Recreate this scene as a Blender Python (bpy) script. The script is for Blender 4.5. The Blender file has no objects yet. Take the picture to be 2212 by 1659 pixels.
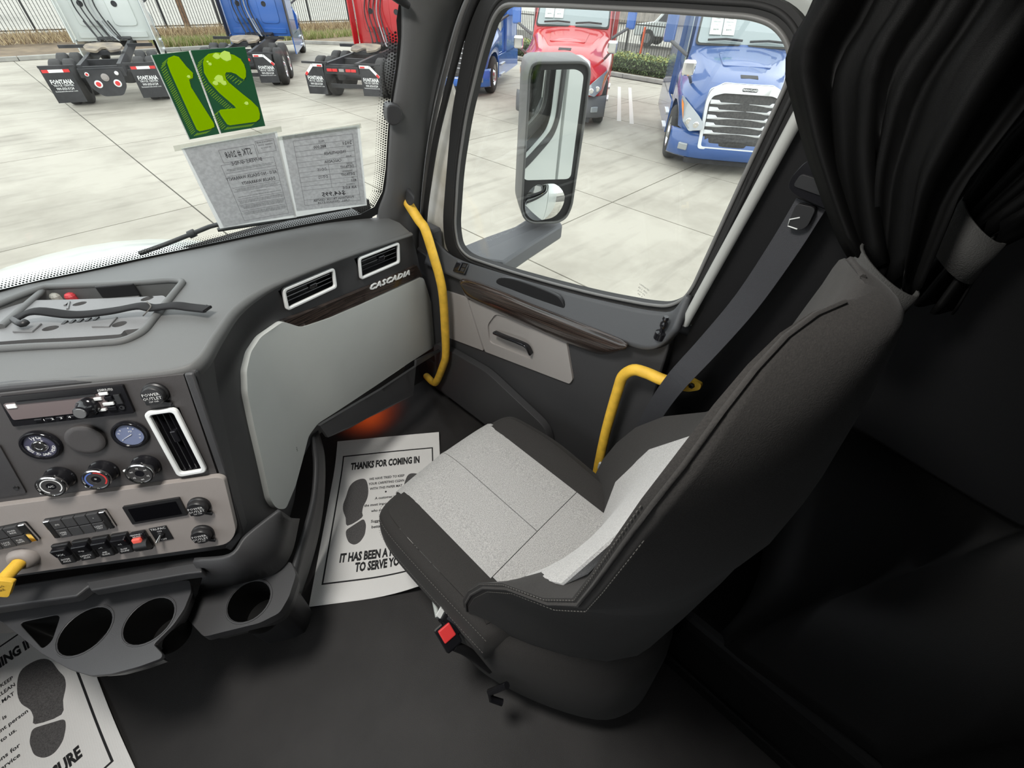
import bpy, bmesh, math, random
from mathutils import Vector, Matrix, geometry
from mathutils.bvhtree import BVHTree
random.seed(7)
SC = bpy.context.scene
COL = SC.collection
R_ = math.radians

# ------------------------------------------------------------------ camera
FPX, PITCH, ROLL, YAW = 930.0, R_(43.4), R_(2.1), R_(47.5)
EYE = Vector((0, 0, 1.6))
_fw = Vector((math.sin(YAW)*math.cos(PITCH), math.cos(YAW)*math.cos(PITCH), -math.sin(PITCH)))
_r0 = Vector((math.cos(YAW), -math.sin(YAW), 0)); _u0 = _r0.cross(_fw)
_rt = _r0*math.cos(ROLL) + _u0*math.sin(ROLL)
_up = -_r0*math.sin(ROLL) + _u0*math.cos(ROLL)
cam_d = bpy.data.cameras.new('camera'); cam = bpy.data.objects.new('camera', cam_d); COL.objects.link(cam)
cam_d.sensor_fit = 'HORIZONTAL'; cam_d.sensor_width = 36.0; cam_d.lens = 36.0*FPX/2212.0
cam_d.clip_start = 0.02; cam_d.clip_end = 400
_m = Matrix((_rt, _up, -_fw)).transposed().to_4x4(); _m.translation = EYE
cam.matrix_world = _m
SC.camera = cam

# ------------------------------------------------------------------ world, exposure
SC.view_settings.view_transform = 'Standard'; SC.view_settings.look = 'None'
SC.view_settings.gamma = 1.0; SC.view_settings.use_curve_mapping = False
SC.view_settings.exposure = 0.0
wd = bpy.data.worlds.new('overcast_sky'); SC.world = wd; wd.use_nodes = True
_n = wd.node_tree.nodes; _bg = _n['Background']
_bg.inputs[0].default_value = (0.93, 0.97, 1.0, 1); _bg.inputs[1].default_value = 2.6

# ------------------------------------------------------------------ measuring rays
def ray(px, py): return (_fw + _rt*((px-1106)/FPX) - _up*((py-829.5)/FPX))
def on_x(px, py, X): d = ray(px, py); return EYE + d*(X/d.x)
def on_y(px, py, Y): d = ray(px, py); return EYE + d*(Y/d.y)
def on_z(px, py, Z): d = ray(px, py); return EYE + d*((Z-1.6)/d.z)
def on_pl(px, py, P0, n): d = ray(px, py); return EYE + d*((P0-EYE).dot(n)/d.dot(n))

# ------------------------------------------------------------------ materials
def lin(c):
    if isinstance(c, str):
        c = [int(c[i:i+2], 16)/255 for i in (0, 2, 4)]
        c = [x/12.92 if x <= .04045 else ((x+.055)/1.055)**2.4 for x in c]
    return (c[0], c[1], c[2], 1)
MATS = {}
def mat(name, color, rough=.5, metal=0, bump=0, bscale=200, var=0, vscale=8, color2=None, coat=0, spec=.5, emit=None, estr=0, trans=0, bdetail=2):
    if name in MATS: return MATS[name]
    m = bpy.data.materials.new(name); m.use_nodes = True; nt = m.node_tree
    b = nt.nodes['Principled BSDF']; c = lin(color)
    b.inputs['Base Color'].default_value = c; b.inputs['Roughness'].default_value = rough
    b.inputs['Metallic'].default_value = metal; b.inputs['Specular IOR Level'].default_value = spec
    b.inputs['Coat Weight'].default_value = coat; b.inputs['Coat Roughness'].default_value = .04
    if trans: b.inputs['Transmission Weight'].default_value = trans
    if emit: b.inputs['Emission Color'].default_value = lin(emit); b.inputs['Emission Strength'].default_value = estr
    tc = nt.nodes.new('ShaderNodeTexCoord')
    if var or color2:
        nz = nt.nodes.new('ShaderNodeTexNoise'); nz.inputs['Scale'].default_value = vscale; nz.inputs['Detail'].default_value = 5
        nt.links.new(tc.outputs['Object'], nz.inputs['Vector'])
        rp = nt.nodes.new('ShaderNodeValToRGB')
        c2 = lin(color2) if color2 else (c[0]*(1-var), c[1]*(1-var), c[2]*(1-var), 1)
        rp.color_ramp.elements[0].color = c2; rp.color_ramp.elements[1].color = c if color2 else (min(1, c[0]*(1+var)), min(1, c[1]*(1+var)), min(1, c[2]*(1+var)), 1)
        rp.color_ramp.elements[0].position = .32; rp.color_ramp.elements[1].position = .68
        nt.links.new(nz.outputs['Fac'], rp.inputs['Fac']); nt.links.new(rp.outputs['Color'], b.inputs['Base Color'])
    if bump:
        n2 = nt.nodes.new('ShaderNodeTexNoise'); n2.inputs['Scale'].default_value = bscale; n2.inputs['Detail'].default_value = bdetail
        nt.links.new(tc.outputs['Object'], n2.inputs['Vector'])
        bp = nt.nodes.new('ShaderNodeBump'); bp.inputs['Strength'].default_value = bump; bp.inputs['Distance'].default_value = .002
        nt.links.new(n2.outputs['Fac'], bp.inputs['Height']); nt.links.new(bp.outputs['Normal'], b.inputs['Normal'])
    MATS[name] = m
    return m
def thin_mat(name, color, trans=.5, color2=None, vscale=100):
    m = bpy.data.materials.new(name); m.use_nodes = True; nt = m.node_tree; nt.nodes.clear()
    o = nt.nodes.new('ShaderNodeOutputMaterial'); d = nt.nodes.new('ShaderNodeBsdfDiffuse'); t = nt.nodes.new('ShaderNodeBsdfTranslucent'); mx = nt.nodes.new('ShaderNodeMixShader'); mx.inputs[0].default_value = trans
    d.inputs[0].default_value = lin(color); t.inputs[0].default_value = lin(color)
    if color2:
        tc = nt.nodes.new('ShaderNodeTexCoord'); nz = nt.nodes.new('ShaderNodeTexNoise'); nz.inputs['Scale'].default_value = vscale; rp = nt.nodes.new('ShaderNodeValToRGB')
        rp.color_ramp.elements[0].color = lin(color2); rp.color_ramp.elements[1].color = lin(color); rp.color_ramp.elements[0].position = .35; rp.color_ramp.elements[1].position = .65
        nt.links.new(tc.outputs['Object'], nz.inputs['Vector']); nt.links.new(nz.outputs['Fac'], rp.inputs[0]); nt.links.new(rp.outputs[0], d.inputs[0]); nt.links.new(rp.outputs[0], t.inputs[0])
    nt.links.new(d.outputs[0], mx.inputs[1]); nt.links.new(t.outputs[0], mx.inputs[2]); nt.links.new(mx.outputs[0], o.inputs[0])
    MATS[name] = m; return m
def glass_mat(name, tint=(1, 1, 1), refl=.05, rough=0.0):
    m = bpy.data.materials.new(name); m.use_nodes = True; nt = m.node_tree; nt.nodes.clear()
    o = nt.nodes.new('ShaderNodeOutputMaterial'); t = nt.nodes.new('ShaderNodeBsdfTransparent'); g = nt.nodes.new('ShaderNodeBsdfGlossy')
    t.inputs[0].default_value = (*tint, 1); g.inputs['Roughness'].default_value = rough
    mx = nt.nodes.new('ShaderNodeMixShader'); mx.inputs[0].default_value = refl
    nt.links.new(t.outputs[0], mx.inputs[1]); nt.links.new(g.outputs[0], mx.inputs[2]); nt.links.new(mx.outputs[0], o.inputs[0])
    MATS[name] = m; return m

# ------------------------------------------------------------------ object helpers
def link(o, parent=None):
    COL.objects.link(o)
    if parent is not None:
        o.parent = parent
        if parent.type == 'EMPTY' : o.matrix_parent_inverse = Matrix.Translation(-parent.location)
    return o
def tag(o, label=None, cat=None, group=None, kind=None):
    if label: o['label'] = label
    if cat: o['category'] = cat
    if group: o['group'] = group
    if kind: o['kind'] = kind
    return o
def thing(name, label, cat, loc=(0, 0, 0), group=None):
    o = bpy.data.objects.new(name, None); o.empty_display_size = .05; o.location = loc; COL.objects.link(o)
    return tag(o, label, cat, group)
def struct(name, loc=(0, 0, 0), label=None):
    o = bpy.data.objects.new(name, None); o.empty_display_size = .05; o.location = loc; COL.objects.link(o)
    return tag(o, label, None, None, 'structure')
def mobj(name, verts, faces, m, parent=None, smooth=False, bevel=0, seg=2, sub=0, solid=0, auto=None):
    me = bpy.data.meshes.new(name); me.from_pydata([tuple(v) for v in verts], [], [tuple(f) for f in faces]); me.update()
    bm = bmesh.new(); bm.from_mesh(me); bmesh.ops.recalc_face_normals(bm, faces=bm.faces); bm.to_mesh(me); bm.free()
    return fin(name, me, m, parent, smooth, bevel, seg, sub, solid, auto)
def fin(name, me, m, parent=None, smooth=False, bevel=0, seg=2, sub=0, solid=0, auto=None):
    if m: me.materials.append(m)
    o = bpy.data.objects.new(name, me); link(o, parent)
    if solid: s = o.modifiers.new('s', 'SOLIDIFY'); s.thickness = solid; s.offset = -1
    if bevel:
        b = o.modifiers.new('b', 'BEVEL'); b.width = bevel; b.segments = seg; b.limit_method = 'ANGLE'; b.angle_limit = R_(35)
    if sub: s = o.modifiers.new('u', 'SUBSURF'); s.levels = sub; s.render_levels = sub
    if smooth:
        for p in me.polygons: p.use_smooth = True
        if auto is not None: me.set_sharp_from_angle(angle=R_(auto))
    return o
def prism(name, pts, vec, m, parent=None, bevel=0, seg=2, smooth=False):
    pts = [Vector(p) for p in pts]; vec = Vector(vec); n = len(pts)
    vs = pts + [p+vec for p in pts]
    fs = [list(range(n)), list(range(2*n-1, n-1, -1))] + [[i, (i+1) % n, (i+1) % n+n, i+n] for i in range(n)]
    return mobj(name, vs, fs, m, parent, smooth, bevel, seg, auto=40 if smooth else None)
def box(name, c, s, m, parent=None, bevel=0, rz=0, M=None, seg=2):
    c = Vector(c); vs = []
    for z in (-.5, .5):
        for x, y in ((-.5, -.5), (.5, -.5), (.5, .5), (-.5, .5)):
            v = Vector((x*s[0], y*s[1], z*s[2]))
            if rz: v = Matrix.Rotation(rz, 3, 'Z') @ v
            v = c+v
            vs.append(M @ v if M else v)
    return mobj(name, vs, [(0, 3, 2, 1), (4, 5, 6, 7), (0, 1, 5, 4), (1, 2, 6, 5), (2, 3, 7, 6), (3, 0, 4, 7)], m, parent, False, bevel, seg)
def frame_of(o, ex, ey, ez):
    m = Matrix((ex, ey, ez)).transposed().to_4x4(); m.translation = Vector(o); return m
def lathe(name, prof, M, m, parent=None, seg=28, smooth=True, auto=40, cap=True):
    vs, fs = [], []
    for r, h in prof:
        for i in range(seg):
            a = 2*math.pi*i/seg; vs.append(M @ Vector((r*math.cos(a), r*math.sin(a), h)))
    k = len(prof)
    for j in range(k-1):
        for i in range(seg):
            fs.append((j*seg+i, j*seg+(i+1) % seg, (j+1)*seg+(i+1) % seg, (j+1)*seg+i))
    if cap:
        fs.append(list(range(seg))[::-1]); fs.append([(k-1)*seg+i for i in range(seg)])
    return mobj(name, vs, fs, m, parent, smooth, auto=auto)
def catmull(pts, n=6, closed=False):
    pts = [Vector(p) for p in pts]; out = []; N = len(pts)
    rng = range(N) if closed else range(N-1)
    for i in rng:
        p1, p2 = pts[i], pts[(i+1) % N]
        p0 = pts[i-1] if (i > 0 or closed) else p1*2-p2
        p3 = pts[(i+2) % N] if (i+2 < N or closed) else p2*2-p1
        for k in range(n):
            t = k/n
            out.append(.5*((2*p1)+(p2-p0)*t+(2*p0-5*p1+4*p2-p3)*t*t+(3*p1-p0-3*p2+p3)*t**3))
    if not closed: out.append(pts[-1])
    return out
def sweep(name, pts, prof, m, parent=None, up=(0, 0, 1), smooth=True, closed=False, cap=True, auto=50):
    """sweep a 2-D profile (list of (a,b)) along pts; a along side, b along up'"""
    pts = [Vector(p) for p in pts]; up = Vector(up); n = len(pts); k = len(prof); vs, fs = [], []
    for i, p in enumerate(pts):
        if closed: t = pts[(i+1) % n]-pts[i-1]
        else: t = pts[min(i+1, n-1)]-pts[max(i-1, 0)]
        t.normalize(); s = t.cross(up)
        if s.length < 1e-4: s = t.cross(Vector((1, 0, 0)))
        s.normalize(); u = s.cross(t)
        for a, b in prof: vs.append(p+s*a+u*b)
    for i in range(n if closed else n-1):
        j = (i+1) % n
        for q in range(k): fs.append((i*k+q, i*k+(q+1) % k, j*k+(q+1) % k, j*k+q))
    if cap and not closed: fs.append(list(range(k))[::-1]); fs.append([(n-1)*k+q for q in range(k)])
    return mobj(name, vs, fs, m, parent, smooth, auto=auto)
def circ(r, n=10): return [(r*math.cos(2*math.pi*i/n), r*math.sin(2*math.pi*i/n)) for i in range(n)]
def tube(name, pts, r, m, parent=None, n=10, sm=0, closed=False):
    if sm: pts = catmull(pts, sm, closed)
    # parallel-transport frames
    pts = [Vector(p) for p in pts]; N = len(pts); vs, fs = [], []
    t0 = (pts[1]-pts[0]).normalized(); s = t0.orthogonal().normalized()
    for i, p in enumerate(pts):
        if closed: t = pts[(i+1) % N]-pts[i-1]
        else: t = pts[min(i+1, N-1)]-pts[max(i-1, 0)]
        t.normalize(); s = (s - t*s.dot(t)).normalized(); u = t.cross(s)
        rr = r[i] if isinstance(r, (list, tuple)) else r
        for k in range(n):
            a = 2*math.pi*k/n; vs.append(p+s*(rr*math.cos(a))+u*(rr*math.sin(a)))
    for i in range(N if closed else N-1):
        j = (i+1) % N
        for q in range(n): fs.append((i*n+q, i*n+(q+1) % n, j*n+(q+1) % n, j*n+q))
    if not closed: fs.append(list(range(n))[::-1]); fs.append([(N-1)*n+q for q in range(n)])
    return mobj(name, vs, fs, m, parent, True, auto=60)
def gridobj(name, rows, m, parent=None, smooth=True, closed_u=False, solid=0, sub=0, cap=False, auto=None):
    nr, nc = len(rows), len(rows[0]); vs = [v for r in rows for v in r]; fs = []
    for i in range(nr-1):
        for j in range(nc if closed_u else nc-1):
            k = (j+1) % nc; fs.append((i*nc+j, i*nc+k, (i+1)*nc+k, (i+1)*nc+j))
    if cap: fs.append(list(range(nc))[::-1]); fs.append([(nr-1)*nc+j for j in range(nc)])
    return mobj(name, vs, fs, m, parent, smooth, sub=sub, solid=solid, auto=auto)
def rrect(w, h, r, n=4):
    out = []
    for cx, cy, a0 in ((w/2-r, h/2-r, 0), (-w/2+r, h/2-r, 90), (-w/2+r, -h/2+r, 180), (w/2-r, -h/2+r, 270)):
        for i in range(n+1):
            a = R_(a0+90*i/n); out.append((cx+r*math.cos(a), cy+r*math.sin(a)))
    return out
def roundpoly(pts, r, n=4):
    """round the corners of a 2-D polygon"""
    P = [Vector((p[0], p[1])) for p in pts]; out = []; N = len(P)
    for i in range(N):
        a, b, c = P[i-1], P[i], P[(i+1) % N]; rr = r[i] if isinstance(r, (list, tuple)) else r
        d1, d2 = (a-b), (c-b); k = min(rr, d1.length*.48, d2.length*.48)
        p, q = b+d1.normalized()*k, b+d2.normalized()*k
        for j in range(n+1):
            t = j/n; out.append((1-t)**2*p+2*t*(1-t)*b+t*t*q)
    return [(v.x, v.y) for v in out]
def inside(p, poly):
    c = False; x, y = p; j = len(poly)-1
    for i in range(len(poly)):
        xi, yi = poly[i]; xj, yj = poly[j]
        if (yi > y) != (yj > y) and x < (xj-xi)*(y-yi)/(yj-yi)+xi: c = not c
        j = i
    return c
def fill2d(outline, holes=(), step=None):
    """triangulate a 2-D outline with holes; interior grid points every `step` so it can be bent"""
    vs = [Vector((p[0], p[1])) for p in outline]; n = len(vs); ed = [(i, (i+1) % n) for i in range(n)]
    loops = [list(range(n))]
    for h in holes:
        k = len(vs); vs += [Vector((p[0], p[1])) for p in h]; ed += [(k+i, k+(i+1) % len(h)) for i in range(len(h))]; loops.append(list(range(k, k+len(h))))
    ol = [(p[0], p[1]) for p in outline]; hl = [[(p[0], p[1]) for p in h] for h in holes]
    if step:
        x0, x1 = min(p[0] for p in ol), max(p[0] for p in ol); y0, y1 = min(p[1] for p in ol), max(p[1] for p in ol)
        sx, sy = step if isinstance(step, tuple) else (step, step)
        x = x0+sx*.5
        while x < x1:
            y = y0+sy*.5
            while y < y1:
                if inside((x, y), ol) and not any(inside((x, y), h) for h in hl): vs.append(Vector((x, y)))
                y += sy
            x += sx
    v2, _, f2, _, _, _ = geometry.delaunay_2d_cdt(vs, ed, [], 0, 1e-6)
    fs = []
    for f in f2:
        cx = sum(v2[i].x for i in f)/len(f); cy = sum(v2[i].y for i in f)/len(f)
        if inside((cx, cy), ol) and not any(inside((cx, cy), h) for h in hl): fs.append(list(f))
    return v2, fs
def sheet(name, outline, fn, m, parent=None, holes=(), step=None, thick=0, smooth=True, bevel=0, auto=35, cn=False):
    """panel in surface coordinates: fn(u,v,w) -> 3-D point (w = height over the surface); closed with thickness"""
    v2, fs = fill2d(outline, holes, step)
    top = [fn(v.x, v.y, thick) for v in v2]
    if not thick: return mobj(name, top, fs, m, parent, smooth)
    bot = [fn(v.x, v.y, 0) for v in v2]; n = len(v2)
    F = [f[:] for f in fs] + [[i+n for i in f[::-1]] for f in fs]
    cnt = {}
    for f in fs:
        for a, b in zip(f, f[1:]+f[:1]):
            cnt[(a, b)] = 1
    for (a, b) in list(cnt):
        if (b, a) not in cnt: F.append([b, a, a+n, b+n])
    o = mobj(name, top+bot, F, m, parent, smooth, bevel, auto=auto)
    if cn:                                             # exact surface normals on the two faces, edge walls stay flat
        nv = [(a-b).normalized() for a, b in zip(top, bot)]; me = o.data; ln = []
        if sum(p.normal.dot(nv[p.vertices[0]]) for p in me.polygons if all(i < n for i in p.vertices)) < 0: me.flip_normals()
        for p in me.polygons:
            ids = list(p.vertices)
            if all(i < n for i in ids): ln += [nv[i] for i in ids]
            elif all(i >= n for i in ids): ln += [-nv[i-n] for i in ids]
            else: ln += [p.normal.copy() for i in ids]
        me.normals_split_custom_set([tuple(v) for v in ln])
    return o
_FONTC = {}
def text_mesh(s, size=.02, bold=0, shear=0, spacing=1, align='CENTER', extrude=0, res=2):
    key = (s, size, bold, shear, spacing, align, extrude, res)
    if key in _FONTC: return _FONTC[key]
    cu = bpy.data.curves.new('t', 'FONT'); cu.body = s; cu.size = size; cu.offset = bold*size; cu.shear = shear; cu.space_character = spacing
    cu.align_x = align; cu.align_y = 'CENTER'; cu.extrude = extrude; cu.resolution_u = res; cu.fill_mode = 'FRONT' if not extrude else 'BOTH'
    o = bpy.data.objects.new('t', cu); COL.objects.link(o)
    me = bpy.data.meshes.new_from_object(o.evaluated_get(bpy.context.evaluated_depsgraph_get()))
    bpy.data.objects.remove(o); bpy.data.curves.remove(cu)
    _FONTC[key] = ([v.co.copy() for v in me.vertices], [list(p.vertices) for p in me.polygons]); bpy.data.meshes.remove(me)
    return _FONTC[key]
def text(name, s, fn, m, parent=None, at=(0, 0), size=.02, bold=0, shear=0, spacing=1, align='CENTER', mirror=False, h=.0006, extrude=0, sx=1, rot=0, res=2):
    vs, fs = text_mesh(s, size, bold, shear, spacing, align, extrude, res); out = []
    k = -1 if mirror else 1; ca, sa = math.cos(rot), math.sin(rot)
    for v in vs:
        x, y = v.x*sx*k, v.y
        out.append(fn(at[0]+x*ca-y*sa, at[1]+x*sa+y*ca, h+v.z))
    return mobj(name, out, fs, m, parent)
def text_lines(name, rows, fn, m, parent=None, **kw):
    """several lines of small print as one printed part: rows = [(string, x, y, size)]"""
    V_, F_ = [], []
    mir = -1 if kw.get('mirror') else 1
    for s, x, y, sz in rows:
        vs, fs = text_mesh(s, sz, kw.get('bold', 0), 0, 1, kw.get('align', 'CENTER'), 0, kw.get('res', 1)); b = len(V_)
        V_ += [fn(x+v.x*mir*kw.get('sx', 1), y+v.y, kw.get('h', .0006)) for v in vs]; F_ += [[i+b for i in f] for f in fs]
    return mobj(name, V_, F_, m, parent)
def planefn(M): return lambda u, v, w: M @ Vector((u, v, w))
def rect(x0, y0, x1, y1): return [(x0, y0), (x1, y0), (x1, y1), (x0, y1)]
# ------------------------------------------------------------------ interior materials
M_floor = mat('floor_vinyl', (.018, .0165, .016), .62, bump=.35, bscale=420, var=.35, vscale=5)
M_dark = mat('charcoal_plastic', (.042, .042, .044), .52, bump=.18, bscale=700)
M_dash = mat('dash_grey_plastic', (.098, .100, .099), .6, bump=.18, bscale=800, var=.06, vscale=3)
M_black = mat('black_plastic', (.012, .012, .013), .45)
M_gloss = mat('gloss_black', (.010, .010, .012), .12)
M_rubber = mat('black_rubber', (.016, .016, .016), .7)
M_seal = mat('grey_seal', (.16, .16, .155), .45)
M_grey = mat('light_grey_panel', (.50, .52, .50), .6, bump=.12, bscale=600, var=.04, vscale=4)
M_taupe = mat('taupe_panel', (.29, .262, .245), .55, bump=.15, bscale=800)
M_doorgrey = mat('door_grey_panel', (.32, .30, .285), .6, bump=.2, bscale=600)
M_white = mat('white_paint', (.50, .53, .505), .3, coat=.5)
M_jamb = mat('dirty_white_jamb', (.62, .60, .54), .5, color2=(.36, .33, .25), vscale=7)
M_yellow = mat('yellow_paint', (.78, .47, .045), .55, bump=.25, bscale=900, var=.12, vscale=40)
M_silver = mat('silver_trim', (.82, .84, .83), .35, metal=.1)
M_chrome = mat('chrome', (.80, .80, .80), .08, metal=1)
M_black_cloth = mat('black_curtain', (.003, .003, .003), .55, spec=.15, bump=.15, bscale=900)
M_print = mat('black_ink', (.012, .012, .013), .7)
M_whiteink = mat('white_ink', (.75, .75, .74), .6)
def wood_mat(name, c):
    m = mat(name, (.03, .022, .018), .22, coat=.4); nt = m.node_tree; b = nt.nodes['Principled BSDF']
    tc = nt.nodes.new('ShaderNodeTexCoord'); dp = nt.nodes.new('ShaderNodeVectorMath'); dp.operation = 'DOT_PRODUCT'; dp.inputs[1].default_value = tuple(x*330 for x in c); mp = nt.nodes.new('ShaderNodeCombineXYZ'); dl = nt.nodes.new('ShaderNodeVectorMath'); dl.operation = 'DOT_PRODUCT'; dl.inputs[1].default_value = (7, 5, 0)
    nz = nt.nodes.new('ShaderNodeTexNoise'); nz.inputs['Scale'].default_value = 1; nz.inputs['Detail'].default_value = 6
    rp = nt.nodes.new('ShaderNodeValToRGB'); rp.color_ramp.elements[0].color = (.012, .009, .008, 1); rp.color_ramp.elements[1].color = (.075, .053, .043, 1)
    rp.color_ramp.elements[0].position = .38; rp.color_ramp.elements[1].position = .72
    nt.links.new(tc.outputs['Object'], dp.inputs[0]); nt.links.new(tc.outputs['Object'], dl.inputs[0]); nt.links.new(dp.outputs['Value'], mp.inputs[0]); nt.links.new(dl.outputs['Value'], mp.inputs[1]); nt.links.new(mp.outputs[0], nz.inputs['Vector']); nt.links.new(nz.outputs['Fac'], rp.inputs['Fac']); nt.links.new(rp.outputs[0], b.inputs['Base Color'])
    return m
M_wood = wood_mat('dark_woodgrain', (0, .16, 1))
M_glass = glass_mat('clear_glass', (.97, .985, .975), .035)
M_doorglass = glass_mat('door_glass', (.96, .975, .965), .04)

# ------------------------------------------------------------------ windshield surface
TR = math.tan(R_(22))
def gy(x, z): return 1.6-.33*(x+.1)**2-(z-.98)*TR
def on_g(px, py, off=0):
    d = ray(px, py); a, b = .4, 4.0
    f = lambda t: (EYE+d*t).y-(gy((EYE+d*t).x, (EYE+d*t).z)-off)
    for _ in range(60):
        c = (a+b)/2
        if f(c) > 0: b = c
        else: a = c
    return EYE+d*a
def gn(x, z):                       # unit normal pointing into the cab
    return Vector((-.66*(x+.1), -1, -TR)).normalized()
def gfn(u, v, w): return Vector((u, gy(u, v), v))+gn(u, v)*w
CX = -.1                            # centre line of the cab
edge_px = [(868, 40), (871, 80), (866, 140), (858, 190), (851, 240), (846, 300), (842, 360), (834, 412), (815, 447), (780, 466), (700, 480), (600, 499), (500, 520), (400, 541), (300, 562), (200, 585), (100, 606), (0, 630)]
edge = [on_g(*p) for p in edge_px]
base_pts = [(p.x, p.z) for p in edge]
zl = base_pts[-1][1]
right = [(base_pts[0][0]-.02, 1.74), (base_pts[0][0]+.015, 1.68)] + base_pts
left = [(2*CX-x, z) for x, z in right][::-1]
left = [p for p in left if p[0] < base_pts[-1][0]-.08]
wout = [(p[0], p[1]) for p in right]+left
window_1 = struct('window_1', (CX, 1.6, 1.0), 'raked one-piece windshield above the dashboard')
sheet('windshield_glass', wout, gfn, M_glass, window_1, step=.14, thick=.006)
def inset2d(poly, d):
    n = len(poly); out = []
    A = sum(poly[i][0]*poly[(i+1) % n][1]-poly[(i+1) % n][0]*poly[i][1] for i in range(n))
    s = 1 if A > 0 else -1
    for i in range(n):
        a, b, c = Vector(poly[i-1]), Vector(poly[i]), Vector(poly[(i+1) % n])
        t1, t2 = (b-a).normalized(), (c-b).normalized(); nn = Vector((-t1.y-t2.y, t1.x+t2.x)).normalized()*s
        out.append((b.x+nn.x*d, b.y+nn.y*d))
    return out
def resample(poly, step):
    out = []; n = len(poly)
    for i in range(n):
        a, b = Vector(poly[i]), Vector(poly[(i+1) % n]); k = max(1, int((b-a).length/step))
        out += [tuple(a+(b-a)*(j/k)) for j in range(k)]
    return out
wo2 = resample(wout, .05)
M_frit = mat('black_frit', (.008, .008, .008), .4)
sheet('black_border', inset2d(wo2, -.02), lambda u, v, w: gfn(u, v, w+.007), M_frit, window_1, holes=[inset2d(wo2, .012)], thick=.0008)
# dotted edge of the border: far more dots than one could pick apart
dv, df = [], []
ring = resample(wout, .0065)
for row in range(5):
    rr = inset2d(ring, .016+row*.0058); r = .0027-.00042*row
    for i, (u, v) in enumerate(rr):
        if v > 1.5 or u < -.62: continue
        uu, vv = (u, v) if row % 2 == 0 else ((u+rr[(i+1) % len(rr)][0])/2, (v+rr[(i+1) % len(rr)][1])/2)
        b = len(dv)
        for k in range(6): dv.append(gfn(uu+r*math.cos(k*math.pi/3), vv+r*math.sin(k*math.pi/3), .0075))
        df.append(list(range(b, b+6)))
tag(mobj('dot_pattern', dv, df, M_frit, window_1), kind='stuff')

# ------------------------------------------------------------------ floor, firewall, roof, far walls
floor = tag(box('floor', (-.1, .1, -.03), (2.1, 3.3, .06), M_floor), 'dark vinyl cab floor', kind='structure')
M_fire = mat('firewall_carpet', (.018, .016, .016), .9, bump=.5, bscale=300)
wall_front = struct('wall_front', (-.1, 1.72, 0), 'dark firewall and toe board under the dashboard')
box('firewall', (-.1, 1.735, .45), (2.06, .05, .90), M_fire, wall_front)
mobj('toe_board', [(-1.1, 1.5, 0), (.94, 1.5, 0), (.94, 1.708, .28), (-1.1, 1.708, .28), (-1.1, 1.708, 0), (.94, 1.708, 0)], [(0, 1, 2, 3), (0, 3, 4), (1, 5, 2), (0, 4, 5, 1), (4, 3, 2, 5)], M_fire, wall_front)
M_head = mat('headliner', (.20, .20, .19), .9)
ceiling = struct('ceiling', (-.1, 0, 2.2), 'grey cab headliner')
box('headliner', (-.1, -.13, 2.22), (2.1, 2.6, .04), M_head, ceiling)
hdr = []
for z, o in ((1.72, .0), (1.80, .03), (1.95, .06), (2.19, .13)):
    hdr.append([Vector((x, gy(x, 1.72)-.005-o, z)) for x in [CX-.86+1.72*i/16 for i in range(17)]])
gridobj('windshield_header', hdr, M_head, ceiling, solid=.02)
box('sleeper_light_baffle', (-.1, .10, 1.945), (2.04, .05, .52), mat('baffle_black', (.02, .02, .02), .8), ceiling, .01)  # unseen panel added to keep the overhead fill light off the sleeper
wall_back = tag(box('wall_back', (-.1, -1.43, 1.08), (2.1, .05, 2.25), mat('sleeper_black', (.006, .006, .006), .9)), 'black sleeper wall behind the seats', kind='structure')
wall_left = struct('wall_left', (-1.13, 0, 0), 'driver side wall and door')
box('lower_panel', (-1.13, .62, .46), (.05, 2.2, .93), M_dark, wall_left)
box('rear_panel', (-1.13, -.94, 1.10), (.05, 0.92, 2.2), M_dark, wall_left)
box('upper_panel', (-1.13, .35, 1.93), (.05, 1.66, .54), M_dark, wall_left)

# ------------------------------------------------------------------ passenger door
door_1 = struct('door_1', (.95, .75, 0), 'passenger door with large window and grey insert')
ring_in = [(1088, 14), (1200, 17), (1450, 30), (1620, 43), (1665, 58), (1693, 90), (1703, 130), (1697, 175), (1494, 618), (1476, 643), (1444, 659), (1400, 655), (1300, 636), (1200, 611), (1100, 583), (1012, 553), (992, 532), (985, 490), (992, 370), (1010, 250), (1042, 120), (1066, 45)]
ring_out = [(1030, -45), (1250, -40), (1500, -25), (1680, -8), (1740, 40), (1755, 130), (1740, 215), (1512, 690), (1490, 705), (1440, 700), (1380, 690), (1300, 668), (1200, 640), (1080, 600), (985, 568), (962, 535), (956, 480), (962, 400), (975, 250), (1000, 110), (1015, 20)]
XG = .965
ring_in = roundpoly(ring_in, 40, 5); ring_out = roundpoly(ring_out, 40, 4)
def ofs(q, X): p = on_x(q[0], q[1], X); return (p.y, p.z)
xfn = lambda X: (lambda u, v, w: Vector((X-w, u, v)))
rin = resample([ofs(q, .95) for q in ring_in], .03); rout = resample([ofs(q, .95) for q in ring_out], .03)
sheet('window_frame', rout, xfn(.972), M_rubber, door_1, holes=[rin], thick=.022, smooth=False)
tube('inner_seal', [Vector((.949, y, z)) for y, z in inset2d(resample([ofs(q, .95) for q in ring_in], .025), -.004)], .0045, M_seal, door_1, n=8, closed=True)
tube('outer_seal', [Vector((.951, y, z)) for y, z in inset2d(resample([ofs(q, .95) for q in ring_in], .025), -.020)], .005, M_rubber, door_1, n=8, closed=True)
gl = sheet('window_glass', resample([ofs(q, .95) for q in ring_out], .1), xfn(.968), M_doorglass, door_1, thick=.005, smooth=False)
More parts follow.
